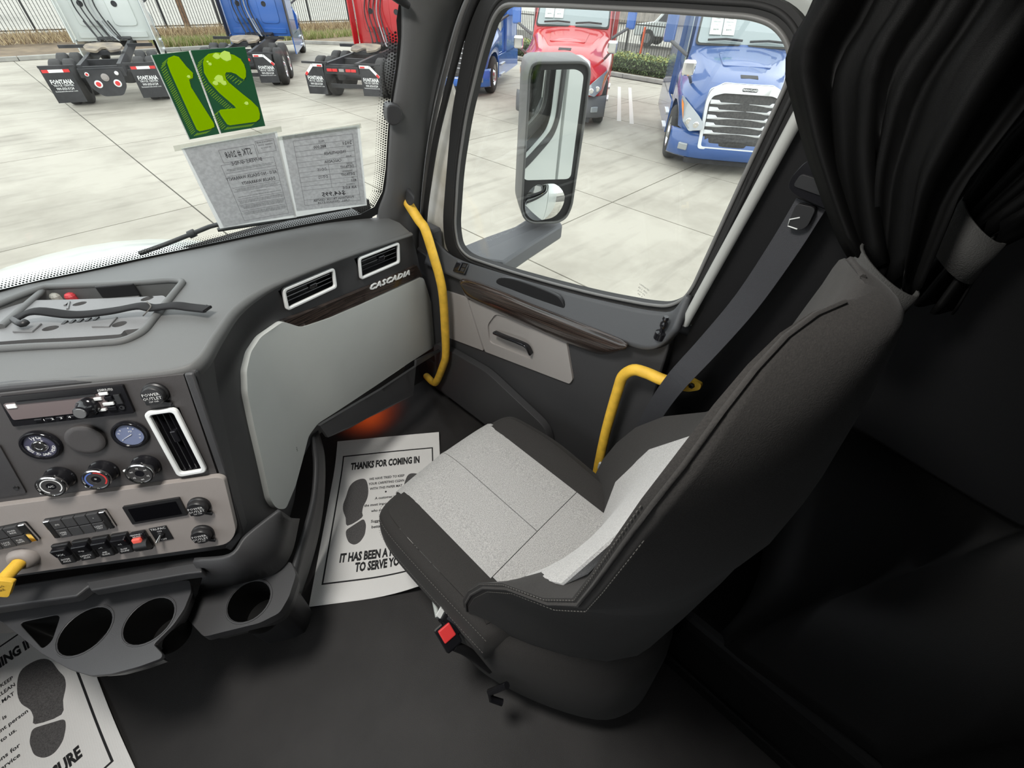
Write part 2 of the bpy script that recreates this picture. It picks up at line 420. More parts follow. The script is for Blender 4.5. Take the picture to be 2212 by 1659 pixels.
# glass maker's mark, small print near the lower rear corner
mk = planefn(frame_of(on_x(1388, 628, .961), Vector((0, -.97, -.24)), Vector((0, -.24, .97)), Vector((-1, 0, 0))))
M_mark = mat('glass_mark', (.10, .11, .10), .6)
text_lines('glass_mark', [('LAMINATED', 0, .012, .006), ('AS 2  M20', 0, .002, .007), ('DOT 376', 0, -.007, .006), ('43R  E', 0, -.015, .006)], mk, M_mark, door_1)
# main inner panel
XP = .915
pan_top = [(925, 556), (1000, 606), (1060, 628), (1150, 660), (1250, 700), (1352, 738), (1405, 752), (1446, 742)]
pan = [ofs(q, XP) for q in pan_top]
pan = [(1.43, pan[0][1]+.02)]+pan+[(.285, .60), (.285, .10), (.36, .04), (1.43, .04)]
sheet('door_panel', resample(pan, .06), xfn(.965), M_dark, door_1, thick=.05, step=.12, bevel=.006)
# sill shelf between the panel and the glass
up_px = [(940, 515), (985, 556), (1060, 583), (1150, 610), (1250, 637), (1352, 660), (1420, 672), (1468, 672), (1500, 640)]
dn_px = [(925, 570), (985, 600), (1060, 630), (1150, 663), (1250, 702), (1352, 740), (1405, 754), (1440, 745), (1470, 715)]
rows = []
for t in (0, .12, .5, .88, 1):
    X = .945+(XP-.008-.945)*t
    rows.append([on_x(a[0]+(b[0]-a[0])*t, a[1]+(b[1]-a[1])*t, X) for a, b in zip(catmull([Vector((*q, 0)) for q in up_px], 4), catmull([Vector((*q, 0)) for q in dn_px], 4))])
gridobj('window_sill', rows, mat('door_sill_plastic', (.068, .071, .076), .5, bump=.15, bscale=700), door_1, solid=.02)
# pull pocket in the sill
pk = catmull([on_x(x, y, .905) for x, y in [(1072, 612), (1082, 600), (1120, 606), (1190, 632), (1212, 648), (1216, 668), (1170, 652), (1110, 628)]], 4, True)
prism('pull_pocket', pk, (.012, 0, 0), M_black, door_1, bevel=.003)
# wood strip
top_e = [(992, 606), (1006, 601), (1060, 618), (1150, 655), (1250, 694), (1335, 728), (1357, 741)]
bot_e = [(998, 624), (1010, 644), (1060, 668), (1150, 709), (1240, 748), (1300, 766), (1350, 757)]
rw = []
for t, X in ((0, .905), (.06, .884), (.35, .876), (.5, .874), (.8, .878), (.95, .890), (1, .906)):
    rw.append([on_x(a[0]+(b[0]-a[0])*t, a[1]+(b[1]-a[1])*t, X) for a, b in zip(catmull([Vector((*q, 0)) for q in top_e], 5), catmull([Vector((*q, 0)) for q in bot_e], 5))])
gridobj('wood_strip', rw, M_wood, door_1, solid=.004)
# light grey insert in two pieces
g1 = [(966, 627), (1011, 642), (1047, 756), (972, 728)]
g2 = [(1015, 645), (1226, 732), (1232, 770), (1240, 818), (1233, 827), (1051, 758)]
def pxpoly(q, X, r): return roundpoly([ofs(p, X) for p in q], r)
sheet('front_insert', pxpoly(g1, XP, .006), xfn(XP+.004), M_doorgrey, door_1, thick=.012, bevel=.003)
rec = [(1074, 676), (1150, 700), (1142, 742), (1152, 775), (1060, 738), (1056, 700)]
sheet('rear_insert', pxpoly(g2, XP, .008), xfn(XP+.004), M_doorgrey, door_1, holes=[pxpoly(rec, XP, .02)], thick=.012, bevel=.003)
sheet('handle_recess', pxpoly([(1068, 668), (1156, 694), (1150, 742), (1158, 782), (1052, 742), (1050, 696)], XP, .02), xfn(XP+.003), M_doorgrey, door_1, thick=.004)
lev = [on_x(1069, 718, .893), on_x(1092, 728, .884), on_x(1118, 738, .884), on_x(1138, 748, .888), on_x(1147, 764, .898)]
sweep('door_handle', catmull(lev, 6), [(a, b) for a, b in rrect(.010, .020, .004, 3)], M_gloss, door_1, up=(-1, 0, 0))
# lock pin
LM = frame_of(on_x(1427, 722, .900), Vector((1, 0, 0)), Vector((0, 1, 0)), Vector((0, 0, 1)))
lathe('lock_pin', [(.015, -.012), (.014, .006), (.006, .009), (.006, .020), (.009, .025), (.009, .034), (.006, .038), (.006, .042), (.008, .046), (.006, .053)], LM, M_gloss, door_1, seg=16)
# window switch plate
sw = frame_of(on_x(1000, 580, .918)+Vector((-.008, 0, .006)), Vector((.05, -.98, .16)).normalized(), Vector((.72, .15, .66)).normalized(), Vector((-.69, .1, .72)).normalized())
swp = box('switch_plate', (0, 0, 0), (.062, .042, .008), M_gloss, door_1, .003, M=sw)
box('rocker_switch', (-.012, 0, .006), (.028, .030, .006), M_gloss, swp, .002, M=sw)
box('button', (.016, .008, .005), (.016, .013, .004), M_black, swp, .001, M=sw)
box('button', (.016, -.008, .005), (.016, .013, .004), M_black, swp, .001, M=sw)
# map pocket at the bottom
sheet('map_pocket', roundpoly([(1.30, .10), (1.30, .40), (.95, .44), (.62, .36), (.55, .12)], .05), xfn(XP-.004), M_dark, door_1, thick=.03, bevel=.012)
# outer skin of door and sleeper, painted white; seen in the mirror and past the seals
wall_right = struct('wall_right', (.97, -.4, 0), 'passenger side wall behind the door')
hole = resample([ofs(q, 1.045) for q in ring_in], .05)
sheet('outer_door_skin', [(1.42, -.62), (1.42, .80), (1.30, 1.02), (.98, 1.66), (.94, 1.9), (.26, 1.9), (.24, -.62)], xfn(1.04), M_white, wall_right, holes=[inset2d(hole, -.014)], thick=.03, smooth=False)
sheet('outer_seal_band', inset2d(hole, -.045), xfn(1.055), M_rubber, wall_right, holes=[inset2d(hole, -.006)], thick=.012, smooth=False)
box('sleeper_skin', (1.025, -.83, .70), (.03, 2.08, 2.60), M_white, wall_right)
M_bp = mat('b_pillar_trim', (.0055, .0055, .006), .6, spec=.25, bump=.15, bscale=500)
box('inner_wall', (.975, -.545, .45), (.05, 1.73, 1.0), M_bp, wall_right)
box('inner_wall_upper', (.975, -.5675, 1.55), (.05, 1.685, 1.2), M_bp, wall_right)
box('upper_rail', (.962, .62, 1.98), (.05, 0.8, .42), M_dark, wall_right)
# painted jamb ahead of the window
prism('door_jamb', [on_x(x, y, 1.0) for x, y in [(972, 180), (940, 300), (905, 430), (900, 600), (970, 600), (985, 500), (985, 330), (990, 230)]], (.012, 0, 0), M_jamb, wall_right)
# grey edge strip beside the B-pillar
st = [on_x(1478, 700, .93), on_x(1560, 552, .93), on_x(1650, 388, .93), on_x(1743, 216, .93), on_x(1810, 92, .93)]
sweep('edge_strip', catmull(st, 4), [(-.011, 0), (-.008, .008), (0, .011), (.008, .008), (.011, 0)], mat('edge_strip_grey', (.42, .43, .41), .25, coat=.4), wall_right, up=(-1, 0, 0))

# ------------------------------------------------------------------ A pillar trim and seals
M_pillar = mat('pillar_trim', (.10, .10, .10), .6, bump=.15, bscale=800)
trim_1 = struct('trim_1', (.86, 1.2, 1.0), 'grey pillar trim between windshield and door')
pl = [(873, -30), (876, 20), (876, 80), (870, 140), (861, 195), (852, 250), (848, 300), (844, 360), (838, 412), (824, 452), (822, 485)]
pm = [(945, -30), (938, 20), (928, 80), (918, 140), (909, 195), (900, 250), (894, 300), (886, 360), (882, 412), (878, 452), (878, 500)]
pr = [(1005, -30), (985, 20), (965, 80), (948, 140), (935, 195), (925, 250), (918, 300), (910, 360), (905, 412), (902, 470), (902, 560)]
rowsP = []
for (a, b, c) in zip(catmull([Vector((*q, 0)) for q in pl], 3), catmull([Vector((*q, 0)) for q in pm], 3), catmull([Vector((*q, 0)) for q in pr], 3)):
    A = on_g(a.x, a.y, .012); B = on_x(b.x, b.y, .855); C = on_x(c.x, c.y, .93)
    rw = [A + Vector((0, .012, 0)), A]
    for t in (.25, .5, .75, 1): rw.append(A.lerp(B, t)+Vector((-.012, -.012, 0))*math.sin(t*math.pi)*.6)
    for t in (.33, .66, 1): rw.append(B.lerp(C, t))
    rowsP.append(rw)
gridobj('pillar_cover', rowsP, M_pillar, trim_1, solid=.008)
# clip-on bracket on the pillar
br = [(836, 233), (846, 226), (866, 232), (868, 262), (852, 272), (838, 264)]
prism('pillar_hook', catmull([on_g(x, y, .05) for x, y in br], 3, True), (.02, .05, 0), M_dark, trim_1, bevel=.006)
tube('visor_clip', [on_g(838, -22, .05), on_g(862, -4, .05), on_g(884, 14, .05)], [.012, .011, .006], M_black, trim_1, n=8)
# cover plate where the grab handle meets the pillar
cp = catmull([on_x(x, y, .838) for x, y in [(842, 390), (862, 396), (884, 412), (896, 430), (888, 446), (866, 436), (842, 418)]], 4, True)
prism('handle_cover', cp, (.022, .03, 0), M_dark, trim_1, bevel=.008)
trim_2 = struct('trim_2', (.93, 1.2, .9), 'black rubber door opening seals')
for k, (dx, r, mm) in enumerate(((0, .011, M_rubber), (15, .008, M_seal), (30, .010, M_rubber))):
    cv = [(1010+dx, -30), (987+dx, 20), (967+dx, 80), (937+dx, 195), (918+dx*.8, 300), (908+dx*.6, 400), (905+dx*.4, 480), (905+dx*.3, 600), (925+dx*.2, 740), (950, 850)]
    tube('door_seal', [on_x(x, y, .945) for x, y in [(p.x, p.y) for p in catmull([Vector((*q, 0)) for q in cv], 4)]], r, mm, trim_2, n=8)
box('kick_panel', (.955, 1.44, .45), (.05, .3, .9), M_dark, trim_2, .01)
# ------------------------------------------------------------------ dashboard
dash = thing('dashboard', 'dark grey truck dashboard with angled control stack and grey glove panel', 'dashboard', (-.1, 1.3, .45))
SP0 = Vector((.01738, .83935, 1.05)); SEX = Vector((.84509, -.53462, 0)); SEZ = Vector((-.51641, -.81630, .25882)); SEY = SEZ.cross(SEX)
SM = frame_of(SP0, SEX, SEY, SEZ); SMI = SM.inverted()
def sp(px, py, w=0): q = SMI @ on_pl(px, py, SP0+SEZ*w, SEZ); return (q.x, q.y)
sfn = planefn(SM)
def spp(pts, w=0, r=.004): return roundpoly([sp(x, y, w) for x, y in pts], r)
# ---- lip of the pad, seen from above: 3-D curve
lip_px = [(0, 832, 1.055), (200, 816, 1.05), (370, 798, 1.05), (425, 775, 1.05), (462, 722, 1.047), (505, 666, 1.04), (565, 624, 1.03), (640, 591, 1.015), (750, 549, .985), (887, 503, .945)]
lip3 = [Vector((-1.08, 1.16, 1.06)), Vector((-.6, 1.22, 1.06))]+[on_z(*q) for q in lip_px]
_zb = on_g(0, 631).z
gl3 = [Vector((x, gy(x, _zb)-.012, _zb)) for x in (-.98, -.6)]+[on_g(x, y, .008) for x, y in [(0, 631), (110, 604), (220, 581), (300, 563), (370, 548), (450, 532), (530, 515), (620, 497), (710, 481), (832, 468)]]
lipc, glc = catmull(lip3, 6), catmull(gl3, 6)
NROW = 8
def pad_pt(i, t): p = lipc[i].lerp(glc[i], t); return p+Vector((0, 0, .012*math.sin(math.pi*min(1, t*1.1))))
pad_rows = [[pad_pt(i, t) for i in range(len(lipc))] for t in [k/NROW for k in range(NROW+1)]]
# pad: triangulated in plan with the tray cut out, height from the ruled patch
pv = [v for r in pad_rows for v in r]; nc = len(lipc)
pf = [(i*nc+j, i*nc+j+1, (i+1)*nc+j+1, (i+1)*nc+j) for i in range(NROW) for j in range(nc-1)]
pad_bvh = BVHTree.FromPolygons([tuple(v) for v in pv], pf)
def pad_z(x, y):
    h = pad_bvh.ray_cast(Vector((x, y, 3)), Vector((0, 0, -1)))
    return h[0].z if h[0] else pad_bvh.find_nearest(Vector((x, y, 1.03)))[0].z
def ph(px, py, dz=0):                              # where a measuring ray meets the pad shifted by dz
    o = EYE-Vector((0, 0, dz)); h = pad_bvh.ray_cast(o, ray(px, py).normalized())
    return (h[0]+Vector((0, 0, dz))) if h[0] else on_z(px, py, 1.05+dz)
tray_out = roundpoly([tuple(ph(*q)[:2]) for q in [(-140, 672), (100, 619), (376, 604), (408, 607), (318, 722), (270, 745), (0, 762), (-150, 770)]], [.02, .02, .02, .03, .05, .08, .1, .02], 5)
tray_in = inset2d(tray_out, .014)
pad_outline = [(p.x, p.y) for p in lipc]+[(p.x, p.y) for p in glc[::-1]]
sheet('top_pad', pad_outline, lambda u, v, w: Vector((u, v, pad_z(u, v)+w-.004)), M_dash, dash, holes=[tray_in], step=.05, thick=.004, auto=30)
# rounded lip below the pad edge, tall over the stack and thin over the vents
M_lip = mat('dash_lip_plastic', (.050, .049, .048), .6, bump=.15, bscale=700)
def lip_h(p): return .034 if p.x < .04 else max(.011, .034-(p.x-.04)*.075)
lrows = []
for k, (a, b) in enumerate(((.012, -.006), (.0, .003), (-.006, .001), (-.010, -.3), (-.008, -.8), (.0, -1.), (.04, -1.))):
    rw = []
    for i, p in enumerate(lipc):
        t = (lipc[min(i+1, len(lipc)-1)]-lipc[max(i-1, 0)]).normalized(); sd = Vector((-t.y, t.x, 0)).normalized()
        rw.append(p+sd*a+Vector((0, 0, b if abs(b) < .01 else b*lip_h(p))))
    lrows.append(rw)
gridobj('pad_lip', lrows, M_dash, dash)
# tray: floor, wall, raised rim
tray = sheet('tray', tray_in, lambda u, v, w: Vector((u, v, pad_z(u, v)-.046+w)), M_dash, dash, step=.06, thick=.004)
tube('tray_rim', [Vector((x, y, pad_z(x, y)+.003)) for x, y in resample(inset2d(tray_out, .008), .03)], .008, M_dash, dash, n=8, closed=True)
wl = resample(tray_in, .03)
gridobj('tray_wall', [[Vector((x, y, pad_z(x, y)+.002)) for x, y in wl], [Vector((x, y, pad_z(x, y)-.043)) for x, y in wl]], M_dash, dash, closed_u=True)
# divider bar in the tray
tube('tray_divider', [ph(2, 706, -.004), ph(92, 628, -.004)], .007, M_dash, dash, n=8)
# ---- face of the dash towards the passenger
E_top = SM @ Vector((*sp(417, 806), -.004)); E_bot = SM @ Vector((*sp(522, 1170), -.004))
def Eoff(z): t = (1.05-z)/(E_top.z-E_bot.z); return (E_bot-E_top)*max(0, t)
fl = [E_top]+[p-Vector((0, 0, 0)) for p in lip3[5:]]+[Vector((.90, 1.30, .93)), Vector((1.02, 1.40, .93))]
flc = catmull([Vector((p.x, p.y, 0)) for p in fl], 64)
NU = (len(flc)-1)/8
def fpt(u, z):
    u = max(0, min(NU-1e-6, u)); i = int(u*8); p = flc[i].lerp(flc[i+1], u*8-i)
    s = u/NU; k = max(0, 1-s/.42)**1.6; o = Eoff(z); lean = max(0, .95-z)*.06*(1-k)
    return Vector((p.x+o.x*k, p.y+o.y*k+lean+.012, z))
def ffn(u, v, w):
    p = fpt(u, v); e = .15
    a = fpt(u+e, v)-fpt(u-e, v); b = fpt(u, v+.01)-fpt(u, v-.01); n = a.cross(b).normalized()
    return p+n*w
ZS = [.30+.76*i/40 for i in range(41)]
fr = [[fpt(i*.5, z) for i in range(int(2*NU)+1)] for z in ZS]
fv = [v for r in fr for v in r]; fc = int(2*NU)+1
ff = [(i*fc+j, i*fc+j+1, (i+1)*fc+j+1, (i+1)*fc+j) for i in range(40) for j in range(fc-1)]
f_bvh = BVHTree.FromPolygons([tuple(v) for v in fv], ff)
def fuv(px, py):
    h = f_bvh.ray_cast(EYE, ray(px, py).normalized())
    if h[0] is None: h = f_bvh.find_nearest(on_y(px, py, 1.15))
    loc, idx = h[0], h[2]; j = idx % (fc-1); z = loc.z
    a, b = fpt(j*.5, z), fpt(j*.5+.5, z); d = b-a
    t = max(-.2, min(1.2, (loc-a).dot(d)/d.dot(d)))
    return (j*.5+t*.5, z)
_t = ffn(NU*.7, .8, .1)-ffn(NU*.7, .8, 0)
FS = 1 if _t.y < 0 else -1
ffn2 = lambda u, v, w: ffn(u, v, w*FS)
def fpoly(q, r=0):
    pts = [fuv(*p) for p in q]
    if not r: return pts
    k = 20.0                                       # u units are much longer than metres: round in a scaled space
    return [(x*k, y) for x, y in roundpoly([(x/k, y) for x, y in pts], r)]
face_right = [fuv(887, 507), fuv(905, 580), fuv(925, 660), fuv(933, 745), fuv(928, 792)]
v1q = [(598, 628), (709, 581), (723, 615), (619, 662)]; v2q = [(763, 558), (850, 527), (861, 560), (780, 597)]
face_out = [(0.0, 1.035)]+[(u, fuv_z) for u, fuv_z in [(i*1.0, 0) for i in range(0)]]
top_line = []
for i in range(6*3, len(lipc)):                    # follow the lip just underneath it
    pass
def lip_z(u):                                      # height of the lip above face coordinate u
    p = fpt(u, 1.0); best = min(range(len(lipc)), key=lambda i: (lipc[i].x-p.x)**2+(lipc[i].y-p.y)**2); return lipc[best].z-lip_h(lipc[best])+.006
umax = face_right[0][0]
NT = int(umax/.2)
tops = [(umax*k/NT, lip_z(umax*k/NT)) for k in range(NT+1)]
bot_px = [(760, 892), (690, 935), (668, 958)]
lowers = [fuv(*q) for q in bot_px]
zb = E_bot.z
face_outline = tops+face_right[1:]+[fuv(860, 834)]+lowers+[(fuv(640, 1000)[0], .47), (fuv(625, 1060)[0], .42), (fuv(600, 1130)[0], .40), (fuv(560, 1150)[0], .45), (0, zb-.005)]
face = sheet('face_panel', face_outline, ffn2, M_dark, dash, holes=[fpoly(v1q), fpoly(v2q)], step=(.2, .03), thick=.004, auto=30, cn=True)
# light grey glove panel over it
glove_px = [(599, 691), (640, 703), (700, 684), (780, 650), (905, 595), (925, 660), (931, 700), (932, 747), (880, 778), (800, 832), (720, 884), (676, 912), (655, 940), (642, 990), (625, 1050), (603, 1100), (583, 1099), (569, 1080), (551, 1000), (532, 920), (517, 850), (515, 800), (525, 760), (548, 726)]
def smooth_px(q, n=3): return [(v.x, v.y) for v in catmull([Vector((*p, 0)) for p in q], n, True)]
def round_px(q, r=9): return roundpoly(q, r, 4)
glove = sheet('glove_panel', fpoly(round_px(glove_px)), lambda u, v, w: ffn2(u, v, w+.004), M_grey, dash, step=(.5, .03), thick=.014, cn=True)
# woodgrain strip with the raised name
wood_px = [(601, 690), (700, 653), (800, 612), (892, 571), (905, 594), (780, 649), (700, 683), (652, 702), (628, 703), (612, 698)]
_a, _b = ffn2(*fuv(601, 690), 0), ffn2(*fuv(892, 571), 0)
M_wood2 = wood_mat('dash_woodgrain', (-(_b.z-_a.z)/(_b.x-_a.x), 0, 1))
strip = sheet('wood_strip', fpoly(wood_px), lambda u, v, w: ffn2(u, v, w+.004), M_wood2, dash, step=(.5, .02), thick=.012, bevel=.003)
def quad_frame(pts):
    P = [Vector(p) for p in pts]; c = sum(P, Vector())/4; ex = ((P[1]-P[0])+(P[2]-P[3])).normalized(); ey = ((P[0]-P[3])+(P[1]-P[2])).normalized()
    ez = ex.cross(ey).normalized(); ey = ez.cross(ex)
    if ez.dot(EYE-c) < 0: ez, ex = -ez, -ex; 
    w = ((P[1]-P[0]).length+(P[2]-P[3]).length)/2; h = ((P[0]-P[3]).length+(P[1]-P[2]).length)/2
    return frame_of(c, ex, ey, ez), w, h
b0, b1 = ffn2(*fuv(786, 620), .017), ffn2(*fuv(878, 585), .017)
nm_ex = (b1-b0).normalized(); nm_ez = (ffn2(*fuv(830, 602), .03)-ffn2(*fuv(830, 602), 0)).normalized(); nm_ey = nm_ez.cross(nm_ex).normalized()
nmM = frame_of((b0+b1)/2, nm_ex, nm_ey, nm_ex.cross(nm_ey))
text('name_letters', 'CASCADIA', planefn(nmM), M_silver, strip, size=.0255, bold=.022, shear=.35, spacing=1.12, h=.0, extrude=.0025, sx=(b1-b0).length/.142)
# ---- air vents
def air_vent(q3, parent, vertical=False, tabpos=.06):
    M, w, h = quad_frame(q3); fn = planefn(M)
    fr_ = sheet('air_vent', rrect(w+.006, h+.006, .010), lambda u, v, s: fn(u, v, s+.002), M_silver, parent, holes=[rrect(w-.010, h-.010, .006)], thick=.009, bevel=.002)
    D = .035
    iw, ih = w-.008, h-.008
    vs = [fn(x, y, z) for z in (.004, -D) for x, y in ((-iw/2, -ih/2), (iw/2, -ih/2), (iw/2, ih/2), (-iw/2, ih/2))]
    mobj('vent_duct', vs, [(4, 5, 6, 7), (0, 4, 5, 1), (1, 5, 6, 2), (2, 6, 7, 3), (3, 7, 4, 0)], M_black, fr_)
    L, S = (ih, iw) if vertical else (iw, ih)
    for k in (-1, 0, 1):
        a = S*.25*k
        c = (a, 0, -.006) if vertical else (0, a, -.006)
        sz = (.0022, L, .016) if vertical else (L, .0022, .016)
        Ms = M @ Matrix.Translation(Vector(c)) @ Matrix.Rotation(R_(-18), 4, 'Y' if vertical else 'X')
        box('slat', (0, 0, 0), sz, M_gloss, fr_, M=Ms)
    c = (S*.02, L*tabpos, .0) if vertical else (L*tabpos, S*.05, .0)
    sz = (S*.26, .026, .012) if vertical else (.026, S*.26, .012)
    box('vent_tab', c, sz, M_gloss, fr_, .002, M=M)
    return fr_
air_vent([ffn2(*fuv(*q), .004) for q in v1q], dash)
air_vent([ffn2(*fuv(*q), .004) for q in v2q], dash)
# dark band under the glove panel, leaning out a little
band_px = [(933, 744), (926, 792), (860, 836), (760, 893), (682, 938), (672, 915), (720, 882), (800, 831), (880, 777)]
sheet('knee_band', fpoly(band_px), lambda u, v, w: ffn2(u, v, w+.010+.24*max(0, .57-v)), M_dark, dash, step=(.5, .02), thick=.010)
# small print on the panel edge
text('edge_mark', 'SRS', lambda u, v, w: ffn2(*fuv(628, 970), .0185)+Vector((.5*u, .4*u, v)), M_print, glove, size=.012, rot=1.2)
# ---- body behind the face so that the dash has depth
body = [Vector((p.x, p.y, 0)) for p in [fpt(u, .9) for u in [NU*k/10 for k in range(10)]]]
box('inner_body', (.28, 1.50, .74), (1.0, .26, .40), M_black, dash)
box('left_body', (-.62, 1.33, .68), (.9, .24, .46), M_black, dash)

# ---- control stack
SD = M_dark
stk_px = [(-260, 880), (0, 851), (396, 809), (470, 1027), (482, 1060), (0, 1118), (-260, 1150)]
vent_px = [(329, 889), (387, 880), (440, 1011), (384, 1020)]
M_stack = mat('stack_panel', (.048, .044, .0435), .55, bump=.2, bscale=900)
stack = sheet('stack_panel', [sp(*q) for q in stk_px], lambda u, v, w: sfn(u, v, w-.006), M_stack, dash, holes=[[sp(*q) for q in vent_px]], thick=.006)
# textured edge beside it and housing behind
edge_px2 = [(397, 808), (417, 806), (490, 1022), (522, 1160), (500, 1190), (486, 1184), (512, 1152), (474, 1027)]
sheet('stack_edge', [sp(*q) for q in edge_px2], lambda u, v, w: sfn(u, v, w-.008), M_dark, dash, thick=.009, bevel=.003)
hs = [sp(*q) for q in [(-260, 870), (0, 840), (417, 806), (522, 1165), (495, 1195), (0, 1262), (-260, 1300)]]
prism('stack_housing', [sfn(u, v, -.012) for u, v in hs], -SEZ*.10, M_dark, dash, bevel=.006)
low_px = [(-260, 1135), (0, 1094), (470, 1031), (484, 1036), (511, 1150), (492, 1176), (0, 1247), (-260, 1286)]
LW = .014
sheet('lower_panel', roundpoly([sp(x, y, LW) for x, y in low_px], [.01, .0, .012, .012, .03, .03, .0, .01]), sfn, M_taupe, dash, thick=LW, bevel=.004)
air_vent([sfn(*sp(*q), 0) for q in ((325, 888), (388, 878), (442, 1013), (385, 1022))], dash, vertical=True, tabpos=.1)
def local(px, py, w=0, rz=0):
    u, v = sp(px, py, w); return SM @ Matrix.Translation((u, v, w)) @ Matrix.Rotation(rz, 4, 'Z')
# radio
rc = [(-4, 853), (272, 826), (300, 892), (31, 922)]
radio = sheet('radio', spp([(0, 856), (268, 829), (294, 889), (34, 918)], 0, .003), sfn, M_gloss, dash, thick=.006, bevel=.0015)
RM, rw_, rh_ = quad_frame([sfn(*sp(*q), .006) for q in [(0, 856), (268, 829), (294, 889), (34, 918)]])
rfn = planefn(RM)
M_disp = mat('radio_display', (.16, .13, .13), .16, coat=.5)
sheet('display_face', rrect(rw_*.80, rh_*.56, .003), lambda u, v, w: rfn(u-rw_*.07, v+rh_*.02, w), M_disp, radio, thick=.002)
box('disc_slot', (-.010, .017, .002), (.118, .0035, .003), M_black, radio, M=RM)
box('call_button', (-.077, .012, .0025), (.014, .008, .003), M_silver, radio, .001, M=RM)
box('eject_button', (.062, .018, .0025), (.014, .006, .003), M_silver, radio, .001, M=RM)
box('usb_cover', (.080, .004, .002), (.010, .020, .004), M_black, radio, .001, M=RM)
lathe('aux_socket', [(.0042, 0), (.0042, .003), (.0026, .003), (.0026, .001)], RM @ Matrix.Translation((.079, -.014, 0)), M_black, radio, seg=14)
for k in range(6): box('preset_button', (-.052+k*.0165, -.0205, .002), (.012, .005, .004), M_gloss, radio, .001, M=RM)
text('preset_digits', '1   2   3   4   5   6', rfn, M_whiteink, radio, at=(-.011, -.0205), size=.0055, h=.0045, sx=1.75)
kn = lathe('volume_knob', [(.0165, 0), (.0165, .010), (.0135, .013), (.012, .026), (.0095, .028)], RM @ Matrix.Translation((.032, -.003, .001)), M_gloss, radio, seg=24)
lathe('knob_cap', [(.0095, .028), (.009, .030)], RM @ Matrix.Translation((.032, -.003, .001)), mat('knob_grey', (.2, .2, .2), .25, metal=.6), kn, seg=20)
for (x, y, w, h, mm) in ((.050, .009, .012, .006, M_silver), (.066, .008, .012, .008, M_gloss), (.062, -.003, .017, .006, M_silver), (.048, -.014, .012, .005, M_silver), (.064, -.013, .014, .008, M_gloss)):
    box('function_button', (x, y, .0025), (w, h, .004), mm, radio, .001, M=RM)
text('radio_brand', '((SIRIUS))', rfn, M_whiteink, radio, at=(.066, .0245), size=.006, h=.0009)
# round caps and gauge
def ring(name, px, py, r, m, par=None, h=.008):
    return lathe(name, [(r, 0), (r, h*.6), (r-.0025, h), (r-.006, h), (r-.007, h*.45), (r*.2, h*.45)], local(px, py), m, par or dash)
cap1 = ring('video_button', 91, 960, .031, M_gloss)
cM = local(91, 960); cfn = planefn(cM)
lathe('button_face', [(.0245, .0036), (.0245, .0044), (.012, .0044)], cM, mat('button_navy', (.05, .05, .085), .3), cap1, cap=False)
lathe('push_button', [(.0125, .004), (.0125, .007), (.0105, .0095), (.006, .0095), (.0055, .0085), (.001, .0085)], cM, M_chrome, cap1)
def arc_text(name, s, fn, rad, a0, a1, size, m, par, h, flip=False):
    V_, F_ = [], []
    n = len(s)
    for i, ch in enumerate(s):
        if ch == ' ': continue
        a = a0+(a1-a0)*(i/(n-1)); vs, fs = text_mesh(ch, size, .02, 0, 1, 'CENTER', 0, 1); b = len(V_)
        ro = a-math.pi/2 if not flip else a+math.pi/2
        for v in vs:
            x, y = v.x*math.cos(ro)-v.y*math.sin(ro), v.x*math.sin(ro)+v.y*math.cos(ro)
            V_.append(fn(rad*math.cos(a)+x, rad*math.sin(a)+y, h))
        F_ += [[k+b for k in f] for f in fs]
    return mobj(name, V_, F_, m, par)
arc_text('button_legend', 'PRESS TO SAVE VIDEO', cfn, .0195, R_(175), R_(345), .0072, M_whiteink, cap1, .0050, flip=True)
arc_text('button_name', 'lytx', cfn, .0185, R_(112), R_(68), .0095, M_whiteink, cap1, .0050)
cap2 = lathe('blank_cap', [(.031, 0), (.031, .006), (.028, .0085), (.022, .0085), (.001, .008)], local(188, 947), M_stack, dash)
gau = ring('gauge', 283, 937, .030, M_gloss)
gM = local(283, 937); gf = planefn(gM)
lathe('gauge_dial', [(.0225, .004), (.0225, .0046), (.001, .0046)], gM, mat('dial_blue', (.16, .19, .30), .3, coat=.6), gau, cap=False)
sheet('gauge_needle', [(-.014, -.007), (.004, .001), (.004, .0025)], lambda u, v, w: gf(u, v, w+.0055), M_whiteink, gau, thick=.0006)
arc_text('gauge_scale', '0 30 60 90', gf, .0165, R_(210), R_(-30), .005, M_whiteink, gau, .0056)
text('gauge_unit', 'PSI', gf, M_whiteink, gau, at=(.004, .008), size=.005, h=.0056)
